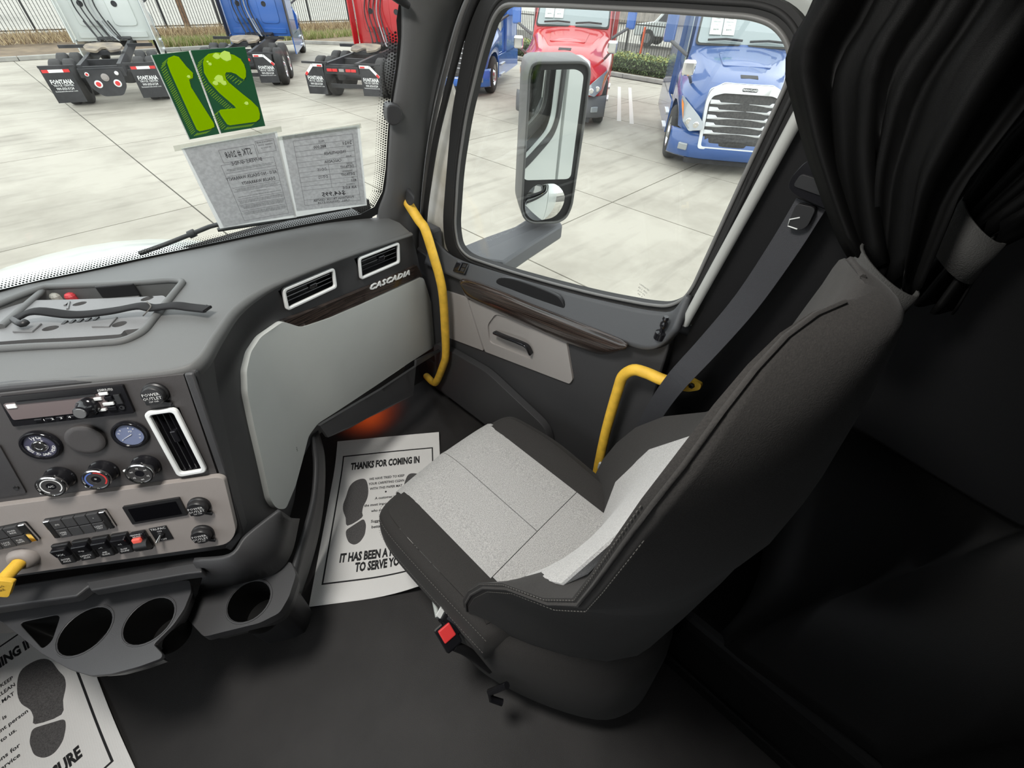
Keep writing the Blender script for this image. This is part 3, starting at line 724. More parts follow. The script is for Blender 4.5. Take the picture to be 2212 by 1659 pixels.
# three climate knobs
M_knobface = mat('knob_face', (.035, .033, .033), .45)
kxs = []
for (x, y, kind) in ((132, 1030, 0), (226, 1016, 1), (317, 1004, 2)):
    M = local(x, y); kf = planefn(M)
    k = lathe('climate_knob', [(.0245, 0), (.0245, .004), (.0225, .006), (.0225, .026), (.0215, .028)], M, M_gloss, dash)
    lathe('knob_ring', [(.0228, .024), (.0238, .026), (.0232, .0300), (.0205, .0305), (.0195, .0285)], M, M_chrome, k, cap=False)
    lathe('knob_top', [(.0205, .0275), (.0195, .0285), (.008, .0285), (.0075, .0275), (.001, .0275)], M, M_knobface, k, cap=False)
    def arcp(name, a0, a1, r0, r1, m):
        pts = [(r1*math.cos(R_(a0+(a1-a0)*i/20)), r1*math.sin(R_(a0+(a1-a0)*i/20))) for i in range(21)]+[(r0*math.cos(R_(a1+(a0-a1)*i/20)), r0*math.sin(R_(a1+(a0-a1)*i/20))) for i in range(21)]
        sheet(name, pts, lambda u, v, w: kf(u, v, w+.0286), m, k, thick=.0004)
    if kind == 0: arcp('speed_scale', -60, 240, .0150, .0168, M_whiteink); text('knob_legend', 'A/C', kf, M_whiteink, k, size=.006, h=.029)
    if kind == 1:
        arcp('warm_scale', -50, 85, .0150, .0175, mat('scale_red', (.55, .03, .03), .5)); arcp('cold_scale', 95, 230, .0150, .0175, mat('scale_blue', (.08, .14, .42), .5))
        text('knob_legend', '*', kf, M_whiteink, k, size=.010, h=.029)
    if kind == 2:
        for i in range(6):
            a = R_(90+i*60); text('mode_icon', 'wi' if i % 2 else 'oj', kf, M_whiteink, k, at=(.0135*math.cos(a), .0135*math.sin(a)), size=.006, h=.029)
    box('knob_pointer', (-.0245*math.cos(.5), -.0245*math.sin(.5)*(-1 if kind == 2 else 1), .027), (.004, .004, .004), M_silver, k, .001, M=M)
# power outlets
for (x, y, w) in ((338, 848, 0), (431, 1090, LW), (439, 1149, LW)):
    M = local(x, y, w); pf_ = planefn(M)
    M = M @ Matrix.Scale(1.14, 4); pf_ = planefn(M)
    p = lathe('power_outlet', [(.0185, 0), (.0185, .004), (.0165, .006), (.0165, .013), (.0145, .0155), (.001, .0160)], M, M_black, dash, seg=24)
    text_lines('outlet_legend', [('POWER', 0, .0045, .0072), ('OUTLET', 0, -.0025, .0072), ('12V 10A', 0, -.008, .004)], pf_, M_whiteink, p, h=.0165)
    box('outlet_strap', (.017, -.013, .004), (.016, .007, .004), M_black, p, .001, M=M @ Matrix.Rotation(-.5, 4, 'Z'))
    box('outlet_tab', (-.013, -.013, .006), (.009, .008, .006), M_black, p, .001, M=M)
# small display in the lower panel
dq = [(271, 1091), (391, 1073), (405, 1109), (284, 1131)]
DM, dw, dh = quad_frame([sfn(*sp(x, y, LW), LW) for x, y in dq])
disp = sheet('message_display', rrect(dw, dh, .002), planefn(DM), M_black, dash, thick=.005, bevel=.001)
sheet('display_glass', rrect(dw*.84, dh*.72, .001), lambda u, v, w: planefn(DM)(u, v, w+.005), mat('display_black', (.003, .003, .004), .08), disp, thick=.001)
# switch banks
def bank(q, cols, legends, ends):
    M, w, h = quad_frame([sfn(*sp(x, y, LW), LW) for x, y in q]); f = planefn(M)
    b = sheet('switch_bank', rrect(w, h, .003), f, M_black, dash, thick=.004, bevel=.001)
    e = .012
    for sx in ends: box('bank_end', (sx*(w/2-e/2), 0, .004), (e, h*.96, .009), M_chrome, b, .002, M=M)
    x0 = -w/2+(e if -1 in ends else 0); x1 = w/2-(e if 1 in ends else 0); cw = (x1-x0)/cols
    for r in range(2):
        for c in range(cols):
            cx, cy = x0+cw*(c+.5), h*.25*(1 if r == 0 else -1)
            box('button', (cx, cy, .006), (cw*.94, h*.46, .008), M_dark, b, .001, M=M)
            t = legends[r][c]
            if t: text('button_print', t, f, M_whiteink, b, at=(cx, cy), size=.0052, h=.0106)
bank([(101, 1120), (234, 1097), (250, 1136), (118, 1159)], 4, (('(N)', '', '', '*'), ('XFER\nOFF', '', '', 'LIGHT\nTEST')), (-1, 1))
bank([(-70, 1152), (64, 1124), (83, 1164), (-52, 1192)], 4, (('', '', 'N', 'OVER\nRIDE'), ('', '', 'LOCK\nOUT', 'FUEL\nSAVE')), (1,))
# rocker switches
for i, (x, y, t1, t2) in enumerate(((146, 1190, 'XX', 'INTER\nAXLE'), (189, 1182, '=o', 'LIGHTS\nAUX'), (230, 1175, '-<', 'AIR\nSLIDE'), (271, 1168, '<!', 'SUSP\nDUMP'))):
    M = local(x, y, LW, R_(-1)); f = planefn(M)
    r = box('rocker_switch', (0, 0, .004), (.030, .052, .008), M_black, dash, .002, M=M)
    box('rocker_upper', (0, .012, .009), (.026, .023, .011), M_gloss, r, .002, M=M @ Matrix.Rotation(.22, 4, 'X'))
    box('rocker_lower', (0, -.013, .007), (.026, .022, .011), M_black, r, .002, M=M @ Matrix.Rotation(-.06, 4, 'X'))
    text('rocker_icon', t1, planefn(M @ Matrix.Rotation(.22, 4, 'X')), M_whiteink, r, at=(0, .010), size=.009, h=.0150)
    text('rocker_print', t2, f, M_whiteink, r, at=(0, -.0125), size=.0058, h=.0140)
M = local(310, 1163, LW)
br_ = box('brake_rocker', (0, 0, .006), (.028, .050, .012), M_gloss, dash, .003, M=M)
lathe('rocker_grip', [(.0135, -.012), (.0135, .012)], M @ Matrix.Translation((.002, -.006, .010)) @ Matrix.Rotation(math.pi/2, 4, 'Y'), M_black, br_, seg=20)
box('red_light', (-.002, .010, .014), (.016, .011, .008), mat('lamp_red', (.55, .10, .08), .4, emit=(.9, .10, .06), estr=.35), br_, .002, M=M)
text('rocker_print', 'ENGINE\nBRAKE', planefn(M), M_whiteink, br_, at=(0, .021), size=.005, h=.0125)
M = local(349, 1152, LW, R_(0)); f = planefn(M)
tp = box('toggle_plate', (0, 0, .001), (.033, .040, .002), M_black, dash, .0006, M=M)
text('plate_title', 'TRI-PAC', f, M_whiteink, tp, at=(0, .0155), size=.0078, h=.0025)
text('plate_on', 'ON', f, M_whiteink, tp, at=(0, .0085), size=.0055, h=.0025)
text('plate_off', 'OFF', f, M_whiteink, tp, at=(0, -.0155), size=.0065, h=.0025)
lathe('toggle_nut', [(.0065, .002), (.0065, .005), (.0045, .006), (.001, .006)], M, M_black, tp, seg=6, auto=20)
tube('toggle_lever', [M @ Vector((0, 0, .005)), M @ Vector((-.006, -.010, .016))], [.0018, .0032], M_chrome, tp, n=8)
# parking brake knob with its yellow tag
M = local(52, 1204, LW)
pb = lathe('brake_knob', [(.026, 0), (.025, .006), (.020, .013), (.015, .015), (.011, .014), (.001, .010)], M, M_taupe, dash)
ax = [M @ Vector((0, 0, .008)), M @ Vector((-.006, -.004, .050))]
tube('knob_stem', ax, .0115, M_yellow, pb, n=14)
TM = M @ Matrix.Translation((-.010, -.008, .056)) @ Matrix.Rotation(R_(12), 4, 'Z')
dia = sheet('knob_tag', roundpoly([(.034, 0), (0, .030), (-.034, 0), (0, -.030)], .006), planefn(TM), M_yellow, pb, thick=.009, bevel=.003)
text_lines('tag_print', [('PULL', 0, .008, .0075), ('PARKING', 0, .000, .0075), ('BRAKE', 0, -.008, .0075)], planefn(TM), M_print, pb, h=.0096)
# recessed panel outline and its screw on the left of the stack
lpn = [sp(*q) for q in [(-240, 990), (0, 958), (60, 1064), (0, 1073), (-220, 1100)]]
sheet('blank_panel', roundpoly(lpn, .006), sfn, mat('blank_panel_black', (.035, .033, .034), .5, bump=.2, bscale=900), dash, thick=.003, bevel=.001)
lathe('screw', [(.0045, .003), (.004, .005), (.001, .0045)], local(38, 1051), M_black, dash, seg=12)

# ---- lower console: shelf, drink tray, side console
shelf_top = [(-240, 1318), (0, 1279), (430, 1196), (445, 1200)]
sh1 = [on_z(x, y, .585) for x, y in [(-260, 1310), (0, 1268), (435, 1200), (432, 1236), (190, 1268), (165, 1288), (0, 1312), (-260, 1352)]]
prism('front_shelf', sh1, (0, 0, -.030), M_dark, dash, bevel=.004)
sh2 = [on_z(x, y, .600) for x, y in [(186, 1256), (400, 1218), (432, 1213), (436, 1236), (402, 1240), (196, 1276)]]
prism('shelf_lip', sh2, (0, 0, -.028), M_dark, dash, bevel=.003)
ZC = .50
co = [(x, y) for x, y in [tuple(on_z(px, py, ZC)[:2]) for px, py in [(-150, 1330), (0, 1302), (410, 1252), (414, 1275), (398, 1315), (374, 1350), (340, 1384), (332, 1392), (351, 1412), (349, 1422), (300, 1440), (240, 1456), (195, 1460), (150, 1446), (90, 1412), (40, 1372), (0, 1340), (-120, 1350)]]]
def ell(cx, cy, z, r, n=28, k=1.0):
    c = on_z(cx, cy, z); return [(c.x+r*math.cos(2*math.pi*i/n), c.y+r*k*math.sin(2*math.pi*i/n)) for i in range(n)]
h1, h2 = ell(184, 1362, ZC, .050), ell(322, 1340, ZC, .050)
pk_ = roundpoly([tuple(on_z(x, y, ZC)[:2]) for x, y in [(40, 1345), (132, 1326), (112, 1385), (92, 1402)]], .015)
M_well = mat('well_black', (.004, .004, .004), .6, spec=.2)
M_cup = mat('console_plastic', (.060, .060, .063), .36, bump=.1, bscale=500)
drink = sheet('drink_tray', roundpoly(co, .008, 2), lambda u, v, w: Vector((u, v, ZC-.012+w)), M_cup, dash, holes=[h1, h2, pk_], thick=.012, bevel=.002)
for (cx, cy) in ((184, 1362), (322, 1340)):
    c = on_z(cx, cy, ZC)
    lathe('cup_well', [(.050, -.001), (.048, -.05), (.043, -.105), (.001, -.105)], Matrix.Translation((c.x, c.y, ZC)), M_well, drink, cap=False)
    lathe('cup_rim', [(.0505, -.002), (.0525, .0015), (.0545, .0015), (.056, -.002)], Matrix.Translation((c.x, c.y, ZC)), M_cup, drink, cap=False)
mx = sum(p[0] for p in pk_)/len(pk_); my = sum(p[1] for p in pk_)/len(pk_)
gridobj('coin_pocket', [[Vector((x, y, ZC-.002)) for x, y in pk_], [Vector((mx+(x-mx)*.8, my+(y-my)*.8, ZC-.06)) for x, y in pk_], [Vector((mx, my, ZC-.062)) for _ in pk_]], M_well, drink, closed_u=True)
lowc = [(x*1.0, y) for x, y in inset2d(roundpoly(co, .008, 2), .006)]
cmx, cmy = -.46, 1.05
gridobj('tray_bowl', [[Vector((cmx+(x-cmx)*k, cmy+(y-cmy)*k, z)) for x, y in lowc] for z, k in ((ZC-.011, 1), (ZC-.06, .96), (ZC-.11, .86))], M_cup, drink, closed_u=True)
tube('front_bar', [on_z(x, y, ZC-.008) for x, y in [(205, 1408), (250, 1418), (300, 1412), (335, 1398)]], .007, M_cup, drink, n=8, sm=4)
# side console with one drink well, and the trim fin beside the footwell
ZK = .42
so = [tuple(on_z(px, py, ZK)[:2]) for px, py in [(398, 1330), (436, 1268), (520, 1235), (600, 1222), (628, 1212), (640, 1240), (624, 1290), (604, 1324), (560, 1346), (470, 1368), (440, 1376)]]
hc = ell(538, 1298, ZK, .050)
side = sheet('side_console', roundpoly(so, .01, 3), lambda u, v, w: Vector((u, v, ZK-.03+w)), M_dark, dash, holes=[hc], thick=.03, bevel=.006)
so3 = inset2d(roundpoly(so, .01, 3), .004); smx, smy = -.12, 1.02
gridobj('console_body', [[Vector((smx+(x-smx)*k, smy+(y-smy)*k, z)) for x, y in so3] for z, k in ((ZK-.025, 1), (ZK-.10, .93), (.20, .72), (.0, .66))], M_dark, side, closed_u=True)
c = on_z(538, 1298, ZK)
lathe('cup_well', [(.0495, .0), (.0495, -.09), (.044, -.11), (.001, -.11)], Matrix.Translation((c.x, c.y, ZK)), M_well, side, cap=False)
lathe('cup_rim', [(.0500, -.002), (.0525, .002), (.055, .002), (.057, -.002)], Matrix.Translation((c.x, c.y, ZK)), M_cup, side, cap=False)
# housing that drops from the stack to the side console
dr = []
for z, pts in ((.64, [(420, 1205), (495, 1196), (524, 1160), (560, 1130), (600, 1100)]), (.52, [(440, 1240), (520, 1235), (575, 1200), (605, 1160), (622, 1118)]), (.43, [(430, 1270), (520, 1252), (590, 1232), (622, 1195), (640, 1120)])):
    dr.append([on_z(x, y, z) for x, y in [(p.x, p.y) for p in catmull([Vector((*q, 0)) for q in pts], 5)]])
gridobj('stack_foot', dr, M_dark, dash, solid=.01)
# fin: from the lower corner of the glove panel down to the floor
fin_o = [(681, 930, .47), (694, 985, .38), (694, 1060, .28), (684, 1140, .20), (664, 1220, .12), (634, 1310, .02)]
fin_i = [(668, 945, .48), (676, 1000, .42), (672, 1070, .38), (655, 1140, .38), (632, 1215, .40), (606, 1322, .36)]
fo = catmull([on_z(*q) for q in fin_o], 5); fi = catmull([on_z(*q) for q in fin_i], 5)
gridobj('console_fin', [[a.lerp(b, t) for a, b in zip(fi, fo)] for t in (0, .3, .7, 1)], M_dark, dash, solid=.012)
for (x, y) in ((652, 1215), (630, 1290)): box('fin_clip', on_z(x, y, .18), (.006, .012, .03), M_black, dash, .001)
# small access lid on the housing
lid = quad_frame([on_z(583, 1120, .44), on_z(606, 1116, .44), on_z(606, 1150, .40), on_z(586, 1155, .40)])
sheet('access_lid', roundpoly([(-.016, -.026), (.016, -.026), (.016, .026), (-.016, .026)], .006), lambda u, v, w: planefn(lid[0])(u, v, w+.004), M_dark, dash, thick=.004, bevel=.0015)
# ------------------------------------------------------------------ passenger seat
def fabric(name, c1, c2, scale, rough=.9, bump=.4, sheen=.3):
    m = mat(name, c1, rough, bump=bump, bscale=scale*1.5, color2=c2, vscale=scale); b = m.node_tree.nodes['Principled BSDF']
    b.inputs['Sheen Weight'].default_value = sheen; b.inputs['Sheen Roughness'].default_value = .5
    return m
M_fdark = fabric('dark_seat_cloth', (.028, .0255, .0235), (.018, .0165, .0155), 480, bump=.2, sheen=.04)
M_flight = fabric('light_grey_seat_cloth', (.50, .49, .475), (.27, .265, .26), 400, bump=.6)
M_stitch = mat('stitch_thread', (.11, .105, .095), .8)
seat = thing('passenger_seat', 'high-back passenger seat in dark cloth with light grey centre panels', 'seat', (.49, .3, 0))
XC = .49
box('seat_pedestal', (XC, .36, .16), (.40, .44, .32), M_black, seat, .03)
def dash_line(name, pts, par, L=.0045, gap=.0035, r=.0006, m=None):
    """stitches: short thread pieces along a curve, joined as one part"""
    pts = [Vector(p) for p in pts]; V_, F_ = [], []; acc = 0; on = True; cur = [pts[0]]
    total = 0; seglist = []
    for a, b in zip(pts, pts[1:]):
        d = (b-a).length; t = 0
        while t < d:
            step = (L if on else gap)-acc
            if t+step <= d:
                q = a.lerp(b, (t+step)/d)
                if on: cur.append(q); seglist.append(cur)
                cur = [q]; on = not on; acc = 0; t += step
            else: acc += d-t; t = d
    for sg in seglist:
        a, b = sg[0], sg[-1]; d = (b-a)
        if d.length < 1e-5: continue
        d.normalize(); s = d.orthogonal().normalized(); u = d.cross(s); k = len(V_)
        for p in (a, b):
            for x, y in ((1, 0), (0, 1), (-1, 0), (0, -1)): V_.append(p+s*x*r+u*y*r)
        F_ += [(k+i, k+(i+1) % 4, k+4+(i+1) % 4, k+4+i) for i in range(4)]
    return mobj(name, V_, F_, m or M_stitch, par)
# cushion: plan outline, lofted
cush = [(.196, .24), (.190, .45), (.190, .62), (.206, .692), (.250, .730), (.33, .745), (.49, .757), (.65, .748), (.725, .732), (.765, .695), (.780, .62), (.790, .50), (.782, .38), (.770, .24)]
cring = [(v.x, v.y) for v in catmull([Vector((x, y, 0)) for x, y in cush], 5, False)]+[(.66, .19), (.49, .18), (.32, .19)]
def zbol(x, y):                                     # bolsters stand a little above the middle
    s = abs(x-XC)/.28; return .020*max(0, min(1, (s-.55)/.3))*max(0, 1-max(0, y-.68)/.08) - .016*max(0, (y-.62)/.12)**2
lv = []
for ins, z in ((.03, .315), (.006, .335), (.0, .37), (.0, .42), (.006, .452), (.018, .468), (.038, .476)):
    rr = inset2d(cring, ins); lv.append([Vector((x, y, z+(zbol(x, y) if z > .43 else 0))) for x, y in rr])
rr = inset2d(cring, .038)
cushion = gridobj('seat_cushion', lv, M_fdark, seat, closed_u=True)
v2, fs = fill2d(rr, (), .025)
mobj('cushion_top', [Vector((v.x, v.y, .476+zbol(v.x, v.y)+.003)) for v in v2], fs, M_fdark, cushion, True)
# light centre panel wrapping over the front edge, in three sewn pieces
_fr = sorted([(x, y) for x, y in cring if y > .70])
def yfront(u):
    for a, b in zip(_fr, _fr[1:]):
        if a[0] <= u <= b[0]: return a[1]+(b[1]-a[1])*(u-a[0])/max(1e-6, b[0]-a[0])
    return .74
def ctop(u, v, w):                                  # u across, v along the surface from rear (y) over the front edge
    f = yfront(u)-.050
    if v <= f: y, z, n = v, .481+.004*(1-((u-XC)/.2)**2)-.016*max(0, (v-.62)/.12)**2, Vector((0, 0, 1))
    else:
        a = min(1.5, (v-f)/.05); y, z, n = f+.05*math.sin(a), .474-.05*(1-math.cos(a))-max(0, (v-f)-.075)*1.0, Vector((0, math.sin(a), math.cos(a)))
    return Vector((u, y, z))+n*w
for (a0, a1, b0, b1) in ((.300, .489, .335, .80), (.491, .684, .335, .80), (.318, .672, .13, .333)):
    sheet('cushion_panel', resample([(a0, b0), (a1, b0), (a1, b1), (a0, b1)], .02), ctop, M_flight, cushion, step=.03, thick=.003, auto=60)
# stitches along the left side of the cushion
sl = [(x, y) for x, y in cring if x < .27 and y < .73]
dash_line('stitching', [Vector((x+.009, y, .4645+zbol(x+.009, y)*.9)) for x, y in sl], cushion)
dash_line('stitching', [Vector((x-.003, y, .425)) for x, y in sl], cushion)
# backrest: rings up the height
def lerp_tab(tab, z):
    for a, b in zip(tab, tab[1:]):
        if z <= b[0]: t = (z-a[0])/(b[0]-a[0]); t = max(0, min(1, t)); return [p+(q-p)*t for p, q in zip(a, b)]
    return list(tab[-1])
BT = [  # z, half width, front edge y, front centre y, rear centre y
 (.40, .255, .325, .20, -.02), (.46, .270, .335, .195, -.040), (.56, .276, .325, .185, -.050), (.66, .278, .300, .175, -.055), (.76, .276, .262, .160, -.060), (.85, .272, .205, .140, -.062), (.93, .268, .125, .112, -.063), (1.0, .264, .084, .092, -.063),
 (1.08, .255, .074, .076, -.072), (1.18, .243, .064, .056, -.068), (1.26, .228, .056, .042, -.058), (1.31, .202, .050, .034, -.052), (1.35, .165, .046, .028, -.045), (1.375, .130, .042, .022, -.040), (1.392, .095, .036, .018, -.034), (1.401, .060, .026, .012, -.024), (1.405, .028, .012, .004, -.012)]
def bxc(z): return XC-.03*max(0, min(1, (z-1.0)/.35))
def bfront(s, z):
    _, w, fe, fc, rc = lerp_tab(BT, z); a = abs(s)
    y = fc+(fe-fc)*(a**3.0 if fe > fc else a**2)
    return Vector((bxc(z)+w*s, y, z))
def brear(s, z):
    _, w, fe, fc, rc = lerp_tab(BT, z); a = abs(s)
    y = rc+(fe-min(.02, .1*w)-rc)*a**2.2
    return Vector((bxc(z)+w*s, y, z))
def bring(z):
    k = 14; S = [math.sin(math.pi/2*(-1+2*i/k)) for i in range(k+1)]
    f = [bfront(s, z) for s in S]; r = [brear(s, z) for s in S[::-1]]
    return f+r
zz = [.40, .43, .46, .51, .56, .61, .66, .71, .76, .81, .85, .89, .93, .97, 1.0, 1.04, 1.08, 1.13, 1.18, 1.22, 1.26, 1.285, 1.31, 1.335, 1.35, 1.363, 1.375, 1.384, 1.392, 1.397, 1.401, 1.4035, 1.405]
back = gridobj('backrest', [bring(z) for z in zz], M_fdark, seat, closed_u=True, cap=True, auto=70)
def bpan(u, v, w): return bfront(u, v)+Vector((0, w, 0))
sheet('back_panel', [(-.60, .42), (.60, .42), (.76, .6), (.74, .8), (.62, .95), (.55, 1.15), (.52, 1.30), (-.6, 1.30), (-.86, 1.15), (-.90, .95), (-.80, .8), (-.74, .6)], bpan, M_flight, back, step=(.12, .05), thick=.004)
# piping and stitches along both edges of the backrest
for s in (-1, 1):
    pts = [brear(s*.995, z).lerp(bfront(s*.995, z), .5)+Vector((s*.003, 0, 0)) for z in zz[2:]]
    tube('piping', pts, .0028, M_fdark, back, n=6)
    if s < 0:
        dash_line('stitching', [bfront(-1, z)+Vector((-.0015, -.003, 0)) for z in zz[2:-12]], back)
        dash_line('stitching', [brear(-1, z)+Vector((-.0015, -.003, 0)) for z in zz[2:-13]], back)
# lower cover behind and below the backrest
lowo = catmull([Vector((x, y, 0)) for x, y in [(.205, .44), (.198, .34), (.208, .24), (.262, .09), (.345, -.05), (.42, -.105), (.49, -.118), (.56, -.105), (.635, -.05), (.718, .09), (.772, .24), (.782, .34), (.775, .44)]], 4)
lo2 = [(p.x, p.y) for p in lowo]
lrows2 = []
for ins, z0, z1 in ((.05, .10, .07), (.012, .12, .09), (0, .16, .14), (0, .32, .36), (.006, .385, .445), (.03, .415, .475), (.09, .42, .485)):
    rr = inset2d(lo2, ins)
    lrows2.append([Vector((x, y+(.04*z1/.45 if y < .1 else .04*z1/.45*max(0, (.3-y)/.2)), z0+(z1-z0)*max(0, min(1, (.40-y)/.5)))) for x, y in rr])
gridobj('hip_cover', lrows2, M_fdark, seat, closed_u=True, cap=True)
# buckles
def buckle(px, py, z, rz, red):
    c = on_z(px, py, z); M = Matrix.Translation(c) @ Matrix.Rotation(rz, 4, 'Z') @ Matrix.Rotation(R_(35), 4, 'X')
    b = box('belt_buckle', (0, 0, 0), (.046, .066, .024), M_gloss, seat, .006, M=M)
    if red:
        box('release_button', (0, .012, .011), (.034, .036, .010), mat('buckle_red', (.75, .05, .05), .4), b, .003, M=M)
        box('buckle_slot', (0, .029, .004), (.022, .004, .006), M_black, b, M=M)
        tube('buckle_stalk', [M @ Vector((0, -.028, 0)), c+Vector((.02, -.05, -.06)), c+Vector((.05, -.10, -.16))], .0125, M_black, b, n=8, sm=4)
    else:
        box('buckle_face', (0, .0, .009), (.026, .044, .006), mat('buckle_grey', (.06, .06, .07), .35), b, .002, M=M)
        box('tongue_plate', (-.004, .036, .002), (.026, .022, .004), M_silver, b, .001, M=M)
buckle(968, 1374, .375, R_(-5), True)
buckle(978, 1338, .385, R_(20), False)
lathe('slide_handle', [(.006, -.04), (.008, 0), (.006, .035)], Matrix.Translation(on_z(940, 1302, .30)) @ Matrix.Rotation(R_(60), 4, 'Z') @ Matrix.Rotation(math.pi/2, 4, 'Y'), M_white, seat, seg=12)
tube('recline_lever', [on_z(1095, 1480, .30), on_z(1058, 1495, .24), on_z(1062, 1510, .22), on_z(1085, 1518, .21)], .009, M_gloss, seat, n=8)

# ------------------------------------------------------------------ grab handles
def handle(name, label, pts, r, rad_s):
    t = thing(name, label, 'grab handle', pts[-1]); return t
hp = [on_x(870, 420, .845), on_x(884, 443, .85), on_x(905, 476, .85), on_x(918, 495, .85), on_x(934, 545, .85), on_x(950, 600, .85), on_x(957, 640, .85), on_x(961, 700, .85), on_x(963, 765, .85), on_x(957, 790, .85), on_x(944, 822, .85), on_x(936, 826, .86), on_x(921, 812, .88)]
gh = thing('grab_handle', 'tall yellow tubular grab handle beside the dashboard end', 'grab handle', hp[-1])
tube('bar', hp, .0165, M_yellow, gh, n=14, sm=4)
hq = [on_x(1289, 1025, .86), on_x(1297, 985, .86), on_x(1312, 920, .86), on_x(1336, 838, .86), on_x(1346, 812, .86), on_x(1368, 799, .86), on_x(1395, 805, .86), on_x(1425, 818, .86), on_x(1450, 827, .865), on_x(1472, 832, .875)]
gh2 = thing('grab_handle', 'short bent yellow grab handle bolted behind the door opening', 'grab handle', hq[0])
tube('bar', hq, .0155, M_yellow, gh2, n=14, sm=4)
fp = roundpoly([ofs(q, .885) for q in [(1464, 823), (1494, 818), (1517, 830), (1512, 842), (1488, 846), (1466, 842)]], .008)
pl_ = sheet('bolt_plate', fp, xfn(.893), M_yellow, gh2, thick=.010, bevel=.002)
box('white_clip', on_x(1299, 1008, .842), (.010, .022, .030), M_white, gh2, .002)
bc = on_x(1495, 832, .883); lathe('bolt', [(.0075, 0), (.0075, .006), (.004, .007), (.003, .004)], frame_of(bc, Vector((0, 1, 0)), Vector((0, 0, 1)), Vector((-1, 0, 0))), M_black, gh2, seg=6, auto=20)

# ------------------------------------------------------------------ shoulder belt on the B-pillar
M_web = mat('belt_webbing', (.034, .035, .040), .75, bump=.5, bscale=900)
belt = thing('seat_belt', 'dark grey shoulder belt hanging from the pillar guide', 'seat belt', on_x(1400, 905, .90))
wl_ = [on_x(1752, 440, .90), on_x(1690, 540, .895), on_x(1610, 655, .89), on_x(1530, 748, .865), on_x(1462, 822, .835), (on_x(1420, 880, .85)), on_x(1385, 940, .88)]
sweep('webbing', catmull(wl_, 6), [(-.026, -.001), (.026, -.001), (.026, .001), (-.026, .001)], M_web, belt, up=(-1, .15, 0), smooth=False)
gp = roundpoly([ofs(q, .89) for q in [(1742, 348), (1770, 335), (1830, 350), (1840, 440), (1795, 452), (1722, 418), (1706, 402), (1712, 382)]], .012)
sheet('belt_guide', gp, xfn(.925), M_gloss, belt, thick=.045, bevel=.010)
sheet('guide_slot', roundpoly([ofs(q, .89) for q in [(1718, 398), (1735, 372), (1800, 392), (1795, 425)]], .006), xfn(.881), M_black, belt, thick=.004, bevel=.002)
tq = roundpoly([ofs(q, .885) for q in [(1722, 438), (1765, 448), (1745, 490), (1722, 498), (1700, 488), (1712, 462)]], .008)
tg = sheet('belt_tongue', tq, xfn(.893), M_black, belt, thick=.012, bevel=.003)
tube('tongue_edge', [on_x(x, y, .880) for x, y in [(1728, 470), (1706, 474), (1702, 488), (1722, 495)]], .0012, M_silver, tg, n=6)

# ------------------------------------------------------------------ curtain, sleeper base
M_tie = mat('tie_band_cloth', (.05, .05, .048), .8, bump=.5, bscale=500)
def tabz(tab, z):
    if z >= tab[0][0]: return tab[0][1]
    for a, b in zip(tab, tab[1:]):
        if z >= b[0]: t = (a[0]-z)/(a[0]-b[0]); return tuple(p+(q-p)*t for p, q in zip(a[1], b[1]))
    return tab[-1][1]
def curtain(label, ltab, rtab, zt, folds, amp, tail, tie_h):
    """ltab/rtab: (z, (x, y)) of the two edges from the rail down to the tie"""
    zb_ = ltab[-1][0]; t = thing('privacy_curtain', label, 'curtain', (*ltab[-1][1], zb_-tail)); n = folds*10; rows = []
    for i in range(31):
        k = i/30; z = zt+(zb_-zt)*k; a, b = Vector((*tabz(ltab, z), 0)), Vector((*tabz(rtab, z), 0)); d = b-a
        full = (Vector((*rtab[0][1], 0))-Vector((*ltab[0][1], 0))).length; g = d.length/full; nn = Vector((d.y, -d.x, 0)).normalized(); rw = []
        for j in range(n+1):
            s = j/n; ph = s*folds*2*math.pi
            o = amp*(.35+.65*g)*(math.sin(ph+.8*math.sin(3*s+2*k))*(.6+.4*math.sin(7*s+1.3))+.3*math.sin(2.3*ph+4*k))*min(1, s*8+.25)
            p = a+d*s; rw.append(Vector((p.x, p.y, z+.02*math.sin(ph)*k))+nn*o)
        rows.append(rw)
    gridobj('cloth', rows, M_black_cloth, t, solid=.003)
    lb, rb = Vector((*ltab[-1][1], 0)), Vector((*rtab[-1][1], 0)); d = rb-lb; m_ = (lb+rb)/2; nn = Vector((d.y, -d.x, 0)).normalized(); rows2 = []
    for i in range(6):
        k = i/5; z = zb_-tie_h*.6-tail*k; w = .85+.5*k**.7
        rows2.append([Vector((*(m_+d*(s-.5)*w+nn*math.sin(s*folds*2*math.pi)*amp*.45*(.5+k))[:2], z)) for s in [j/n for j in range(n+1)]])
    gridobj('gathered_tail', rows2, M_black_cloth, t, solid=.003)
    rx = d.length*.56; e = d.normalized(); rg = []
    for z in (zb_+.012, zb_-tie_h):
        rg.append([Vector((*(m_+e*rx*math.cos(2*math.pi*q/24)+nn*(amp*.5+.012)*math.sin(2*math.pi*q/24))[:2], z-.02*math.cos(2*math.pi*q/24))) for q in range(24)])
    gridobj('tie_band', rg, M_tie, t, closed_u=True, solid=.004)
    return t
lt_ = [(2.0, (.84, .245)), (1.58, (.84, .24)), (1.541, (.84, .251)), (1.512, (.84, .246)), (1.465, (.84, .21)), (1.416, (.835, .169)), (1.355, (.83, .112)), (1.316, (.825, .073)), (1.289, (.82, .038))]
curtain('black privacy curtain gathered by a tie band above the seat back', lt_, [(2.0, (.80, -.04)), (1.6, (.80, -.03)), (1.42, (.80, -.02)), (1.289, (.80, -.05))], 2.0, 3, .035, .06, .035)
